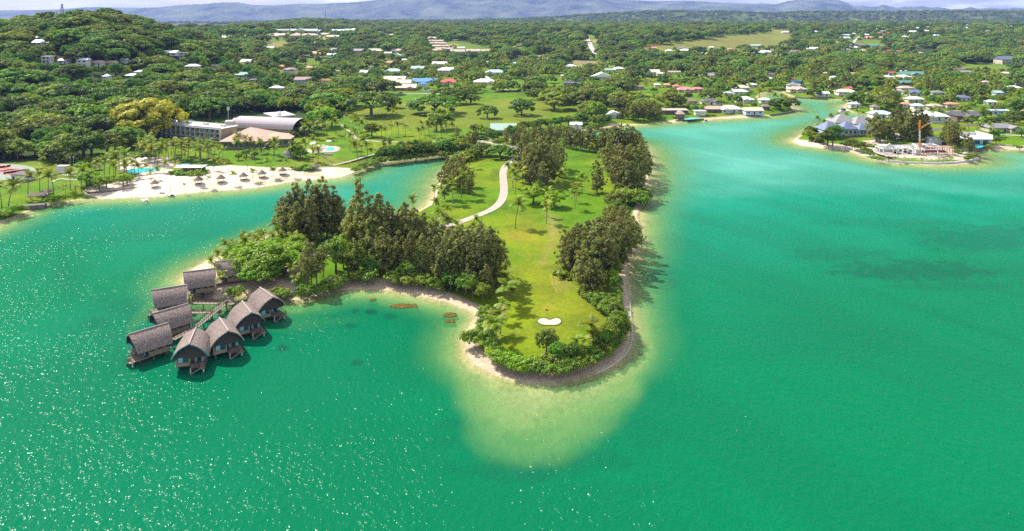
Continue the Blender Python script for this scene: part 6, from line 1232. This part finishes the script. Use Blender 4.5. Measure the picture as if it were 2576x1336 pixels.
# ================================================================ right shore
mb = MB(); SWP = [(2189, 398), (2205, 402), (2235, 407), (2270, 410.5), (2320, 412.5), (2360, 413), (2400, 411.5), (2435, 407.5), (2456, 403), (2462, 399), (2457, 394)]
strip_wall('curved_seawall', 'long curved white concrete seawall around the building site', SWP, .75, .8, M['white'], z=.3)
strip_wall('seawall', 'pale sea wall along the sandy cove in front of the white modern house', [(2447, 377), (2462, 372), (2492, 367)], 1.6, .5, M['conc'], z=.4, z0=.6)
strip_wall('seawall', 'low pale sea wall beside the right-hand lawn', [(2492, 367), (2520, 368), (2545, 370), (2564, 374)], 1.2, .5, M['conc'], z=.6, z0=.6)
strip_wall('garden_wall', 'grey garden wall in front of the slate-roofed villa', [(2066, 345), (2100, 347), (2140, 346), (2190, 343)], 1.5, .3, M['stone'], z=1.9, z0=1.9)
strip_wall('garden_wall', 'pale grey garden wall in front of the sprawling white house', [(2318, 308), (2345, 311), (2380, 310), (2402, 308)], 1.8, .3, M['conc'], z=1.9, z0=1.9)
strip_wall('garden_wall', 'grey garden wall in front of the steep dark-roofed house', [(2408, 308), (2440, 307), (2475, 306)], 1.8, .3, M['stone'], z=1.9, z0=1.9)
strip_wall('garden_wall', 'long blue-grey wall beside the right-hand road', [(2490, 301), (2530, 294), (2576, 284)], 1.8, .3, RM['S'], z=1.9, z0=1.9)
strip_wall('garden_wall', 'white wall along the lane below the blue-roofed villa', [(1062, 231), (1100, 231), (1128, 230)], 2, .3, M['white'], z=1.9, z0=1.9)
strip_wall('quay_wall', 'grey quay in front of the long waterfront villa', [(1700, 305.5), (1735, 304), (1770, 301.5)], 1.0, .6, M['stone'])
strip_wall('quay_wall', 'dark quay at the tip of the palm headland', [(1938, 291), (1975, 286), (2000, 281)], 1.0, .6, M['stone'])
strip_wall('quay_wall', 'stone quay under the cream-roofed canal house', [(2000, 245), (2040, 249), (2082, 251)], 1.0, .8, M['stone'])
# unfinished concrete villa
x, y = level(2320, 394, 1.6); bs_ = thing('unfinished_building', 'unfinished pale concrete house frame on the building site beside the crane', 'building', (x, y, 1.7), 0)
for (cx_, cy3, w, d) in [(-14, 9, 11, 9), (-6, 11, 9, 8), (3, 8, 14, 12), (12, 16, 12, 10)]:
    fm_ = MB(); 
    for sx in (-w/2, w/2):
        for k in range(3): fm_.box((cx_+sx, cy3-d/2+d*k/2, 1.6), (.45, .45, 3.4))
    for k in range(3): fm_.box((cx_, cy3-d/2+d*k/2, 3.45), (w+.45, .4, .5))
    for sx in (-w/2, 0, w/2): fm_.box((cx_+sx, cy3, 3.455), (.4, d, .49))
    fm_.build('frame', M['white'], bs_); MB().box((cx_, cy3+d/2+.1, 1.5), (w*.8, .25, 3.0)).build('wall', M['conc'], bs_); MB().box((cx_, cy3, .06), (w+1, d+1, .3)).build('floor_slab', M['path'], bs_)
g1 = MB(); g1.add([(-17, 8, 3.8), (-11, 8, 3.8), (-14, 8, 6.2), (-17, 8.4, 3.8), (-11, 8.4, 3.8), (-14, 8.4, 6.2)], [(0, 1, 2), (5, 4, 3), (1, 4, 5, 2), (0, 2, 5, 3)]); g1.build('gable', M['white'], bs_)
sc_ = thing('scaffolding', 'reddish brown scaffolding at the right of the unfinished concrete house', 'scaffolding', (*level(2375, 392, 1.7), 1.7)); mb = MB(); redm = mat('rusty_red_steel', (.3, .06, .05), (.2, .06, .05), 2)
for i in range(7):
    for j in range(4): mb.bar((-9+3*i, 2+2.6*j, 0), (-9+3*i, 2+2.6*j, 4.2), .08)
for j in range(4):
    for z in (1.6, 3.2, 4.1): mb.bar((-9, 2+2.6*j, z), (9, 2+2.6*j, z), .09)
for i in range(7): mb.bar((-9+3*i, 2, 4.1), (-9+3*i, 9.8, 4.1), .08)
mb.build('frame', redm, sc_)
for k in range(3): MB().box((-5+5*k, 5, 4.25), (3.6, 5, .12)).build('platform', mat('plank', (.4, .27, .2)), sc_)
for k in range(2): MB().box((-3, 2+2*k, 2.0), (11, .1, .9)).build('formwork', redm, sc_)
# crane
x, y = level(2314, 390, 1.7); cr_ = thing('tower_crane', 'orange and grey self-erecting tower crane over the building site', 'crane', (x, y, 1.7)); s_ = y/F
def lattice(z0, z1, w, matl, name, axis=None):
    mb = MB(); n = max(2, int((z1-z0)/1.2))
    for a in (-w, w):
        for b in (-w, w): mb.bar((a, b, z0), (a, b, z1), .1)
    for i in range(n):
        za, zb = z0+(z1-z0)*i/n, z0+(z1-z0)*(i+1)/n
        for (a, b), (c, d) in (((-w, -w), (w, -w)), ((w, -w), (w, w)), ((w, w), (-w, w)), ((-w, w), (-w, -w))): mb.bar((a, b, za), (c, d, zb), .07)
    mb.build(name, matl, cr_)
lattice(1.5, 8, .36, M['grate'], 'lower_mast'); lattice(8, 14, .26, M['conc'], 'inner_mast'); lattice(14, 20.0, .28, M['grate'], 'upper_mast'); MB().bar((0, 0, 1.5), (0, 0, 8), .2).bar((0, 0, 14), (0, 0, 16.5), .2).build('ram', M['grate'], cr_)
jb = MB(); jb.bar((.2, 0, 14.8), (5.0, -.5, 18.4), .24, 4, .16); jb.bar((.2, 0, 15.6), (4.6, -.5, 18.4), .1); jb.build('jib', M['grate'], cr_); MB().bar((4.3, -.4, 17.6), (6.5, -.8, 19.0), .22, 4, .12).build('jib_tip', M['white'], cr_)
MB().bar((-.5, 0, 16), (-.5, 0, 19.6), .07).bar((-.9, 0, 15), (-.9, 0, 19), .07).build('tie_bar', M['grate'], cr_)
bl = MB(); [bl.box((-1.6+.0*k, -.2, .5+.62*k), (2.6, 2.2, .55)) for k in range(6)]; bl.build('ballast', M['conc'], cr_); MB().box((0, 0, .3), (4.4, 4.4, .4)).build('base', M['grate'], cr_)
# excavator
x, y = level(2178, 369); ex = thing('excavator', 'orange excavator parked on the grass left of the site drive', 'excavator', (x, y, 1.9), .6)
MB().box((0, .75, .35), (2.8, .5, .7)).box((0, -.75, .35), (2.8, .5, .7)).build('tracks', M['darkm'], ex); MB().box((-.1, 0, 1.3), (2.6, 1.9, 1.1)).build('body', M['grate'], ex); MB().box((.5, .45, 2.2), (1.1, .9, 1.1)).build('cab', M['glass'], ex); MB().bar((1.1, -.2, 1.6), (2.8, -.2, 3.3), .22).bar((2.8, -.2, 3.3), (3.8, -.2, 1.4), .16).build('boom', M['grate'], ex)
# white modern house with flat roof, workers' shed, pergola
x, y = level(2462, 366, 1.9); mh = thing('modern_house', 'white modern house with broad flat roof behind the small pool', 'house', (x, y, 1.9), -.02)
MB().box((0, 9, 1.6), (16, 14, 3.8)).build('wall', M['white'], mh); r = MB(); r.box((-1, 9, 3.65), (21, 17, .35)); r.box((9, 9, 5.0), (.4, 17, 2.6)); r.box((4, 17.2, 4.6), (10, .4, 1.8)); r.build('roof', M['white'], mh)
for k in range(3): MB().box((-5+5*k, 1.94, 1.6), (3.8, .1, 2.4)).build('window', M['glass'], mh)
for k in range(4): MB().box((-8+5.2*k, .6, 1.75), (.4, .4, 3.5)).build('pillar', M['white'], mh)
MB().box((-13, 8, .9), (9, 9, 2.4)).build('terrace', M['white'], mh)
x, y = level(2366, 364, 1.9); o = thing('workers_shed', 'long low shed with mottled grey roof behind the unfinished house', 'shed', (x, y, 1.9), -.12); MB().box((0, 3, 1.3), (12, 6, 3)).build('wall', WM['b'], o); r = roofmesh(12, 6, 'g', 2.8, .6, .35); r.v = [(a, b+3, c) for a, b, c in r.v]; r.build('roof', mat('mottled_grey_roof', (.45, .43, .4), (.12, .12, .13), .7, .9), o); MB().box((2, -.04, 1.1), (2.4, .1, 2)).build('door', M['darkm'], o)
x, y = level(2252, 352, 1.9); o = thing('site_hut', 'small white open-sided hut left of the unfinished house', 'hut', (x, y, 1.9), .1); MB().box((0, 3, 1.2), (6, 4.5, 2.8)).build('wall', M['white'], o); r = roofmesh(6.5, 5.5, 'g', 2.7, .5, .3); r.v = [(a, b+3, c) for a, b, c in r.v]; r.build('roof', RM['W'], o); MB().box((0, .7, 1.1), (2.2, .1, 2)).build('door', M['darkm'], o)
rs = random.Random(4); dm_ = mat('site_rubble', (.5, .38, .32), (.3, .2, .17), 1.5); mb = MB()
for i in range(80):
    u, v = rs.uniform(2215, 2400), rs.uniform(391, 404)
    x, y = level(u, v, 1.75); mb.box((x, y, 1.85+rs.uniform(0, .1)), (rs.uniform(.2, 2.2), rs.uniform(.1, .5), rs.uniform(.1, .4)), rs.uniform(0, 3.1))
tag(mb.build('rubble', dm_), 'scattered planks and rubble on the sand of the building site', 'rubble', kind='stuff')
# boats
for (u, v, s, l) in [(2123, 281, 1.0, 'white motor boat moored at the tip of the canal headland'), (1777, 306, .5, 'small dark dinghy off the far waterfront')]:
    x, y = g0(u, v); o = thing('motor_boat', l, 'boat', (x, y, 0), .1); o.scale = (s, s, s); mb = MB()
    mb.add([(-4, -1.3, -.2), (2.5, -1.3, -.2), (5, 0, -.2), (2.5, 1.3, -.2), (-4, 1.3, -.2), (-4, -1.6, 1.1), (2.6, -1.6, 1.1), (5.8, 0, 1.4), (2.6, 1.6, 1.1), (-4, 1.6, 1.1)], [(4, 3, 2, 1, 0), (5, 6, 7, 8, 9), (0, 1, 6, 5), (1, 2, 7, 6), (2, 3, 8, 7), (3, 4, 9, 8), (4, 0, 5, 9)]); mb.build('hull', M['white'], o)
    MB().box((-.5, 0, 1.9), (3, 2.2, 1.5)).build('cabin', M['glass'], o); MB().box((-.6, 0, 2.75), (3.8, 2.6, .15)).build('canopy', RM['B'] if s > .9 else M['wood'], o)
# cars
def car(u, v, c, label, rz=0.0, z0=None):
    x, y, z = at(u, v, z0); o = thing('parked_car', label, 'car', (x, y, z+.12), rz)
    mb = MB(); sec = [(-2.2, .5), (-2.15, .95), (-1.3, 1.02), (-.8, 1.5), (.8, 1.52), (1.4, 1.02), (2.1, .9), (2.2, .45), (2.1, .3), (-2.1, .3)]
    n = len(sec); mb.add([(a, -.85, b) for a, b in sec]+[(a, .85, b) for a, b in sec], [tuple(range(n)), tuple(range(2*n-1, n-1, -1))]+[(i, i+n, (i+1) % n+n, (i+1) % n) for i in range(n)]); mb.build('body', c, o)
    MB().box((0, 0, 1.28), (1.7, 1.74, .34)).build('window', M['glass'], o)
    for a in (-1.35, 1.35):
        for b in (-.82, .82): MB().bar((a, b-.1, .32), (a, b+.1, .32), .32, 10).build('wheel', M['darkm'], o)
dkc = mat('dark_car_paint', (.04, .045, .06), None, 1, .3); slc = mat('silver_car_paint', (.5, .5, .5), None, 1, .3)
car(1008, 235.5, dkc, 'dark car driving along the lane below the beige terrace houses', z0=1.95); car(1309, 229, M['white'], 'white van parked on the sandy road above the golf course', z0=1.95); car(1297, 230, slc, 'silver car left of the white van above the golf course', z0=1.95)
car(1485, 113, M['white'], 'white car on the pale road climbing the far slope', 1.4); car(2208, 356, M['white'], 'white car parked behind the casuarinas by the site drive', .4, 1.95); car(1864, 204, slc, 'silver car in front of the trees beyond the far houses')
# masts
def mast(u, v, hpx, w, label, mats, y_=None, name='lattice_mast'):
    x, y, z = at(u, v); H = hpx*y/F; o = thing(name, label, 'mast', (x, y, z)); n = 10
    for s in range(n):
        mb = MB(); z0, z1 = H*s/n, H*(s+1)/n; w0, w1 = w*(1-.8*s/n), w*(1-.8*(s+1)/n)
        for a, b in ((1, 1), (1, -1), (-1, -1), (-1, 1)):
            mb.bar((a*w0, b*w0, z0), (a*w1, b*w1, z1), .26); mb.bar((a*w0, b*w0, z0), (b*w1, -a*w1, z1), .16); mb.bar((a*w1, b*w1, z1), (b*w1, -a*w1, z1), .16)
        mb.build('section', mats[s % len(mats)], o)
    for k in range(3): MB().lathe([(.1, -.5), (.9, -.3), (.9, .3), (.1, .5)], (w*.3, -w*.3, H*(.5+.13*k)), 8).build('dish', M['white'], o)
gm2 = mat('galvanised_steel', (.4, .4, .42), None, 1, .5); rdm = mat('red_mast_paint', (.6, .1, .06), None, 1, .5)
mast(156, 31, 62, 2.6, 'tall lattice telecom mast on top of the left hill', [gm2]); mast(142, 32, 44, .35, 'thin mast left of the lattice telecom mast', [gm2], name='radio_mast'); mast(192, 31, 28, .3, 'thin mast right of the lattice telecom mast', [gm2], name='radio_mast')
mast(819, 76, 50, 1.8, 'red and white lattice mast behind the school compound', [M['white'], rdm])
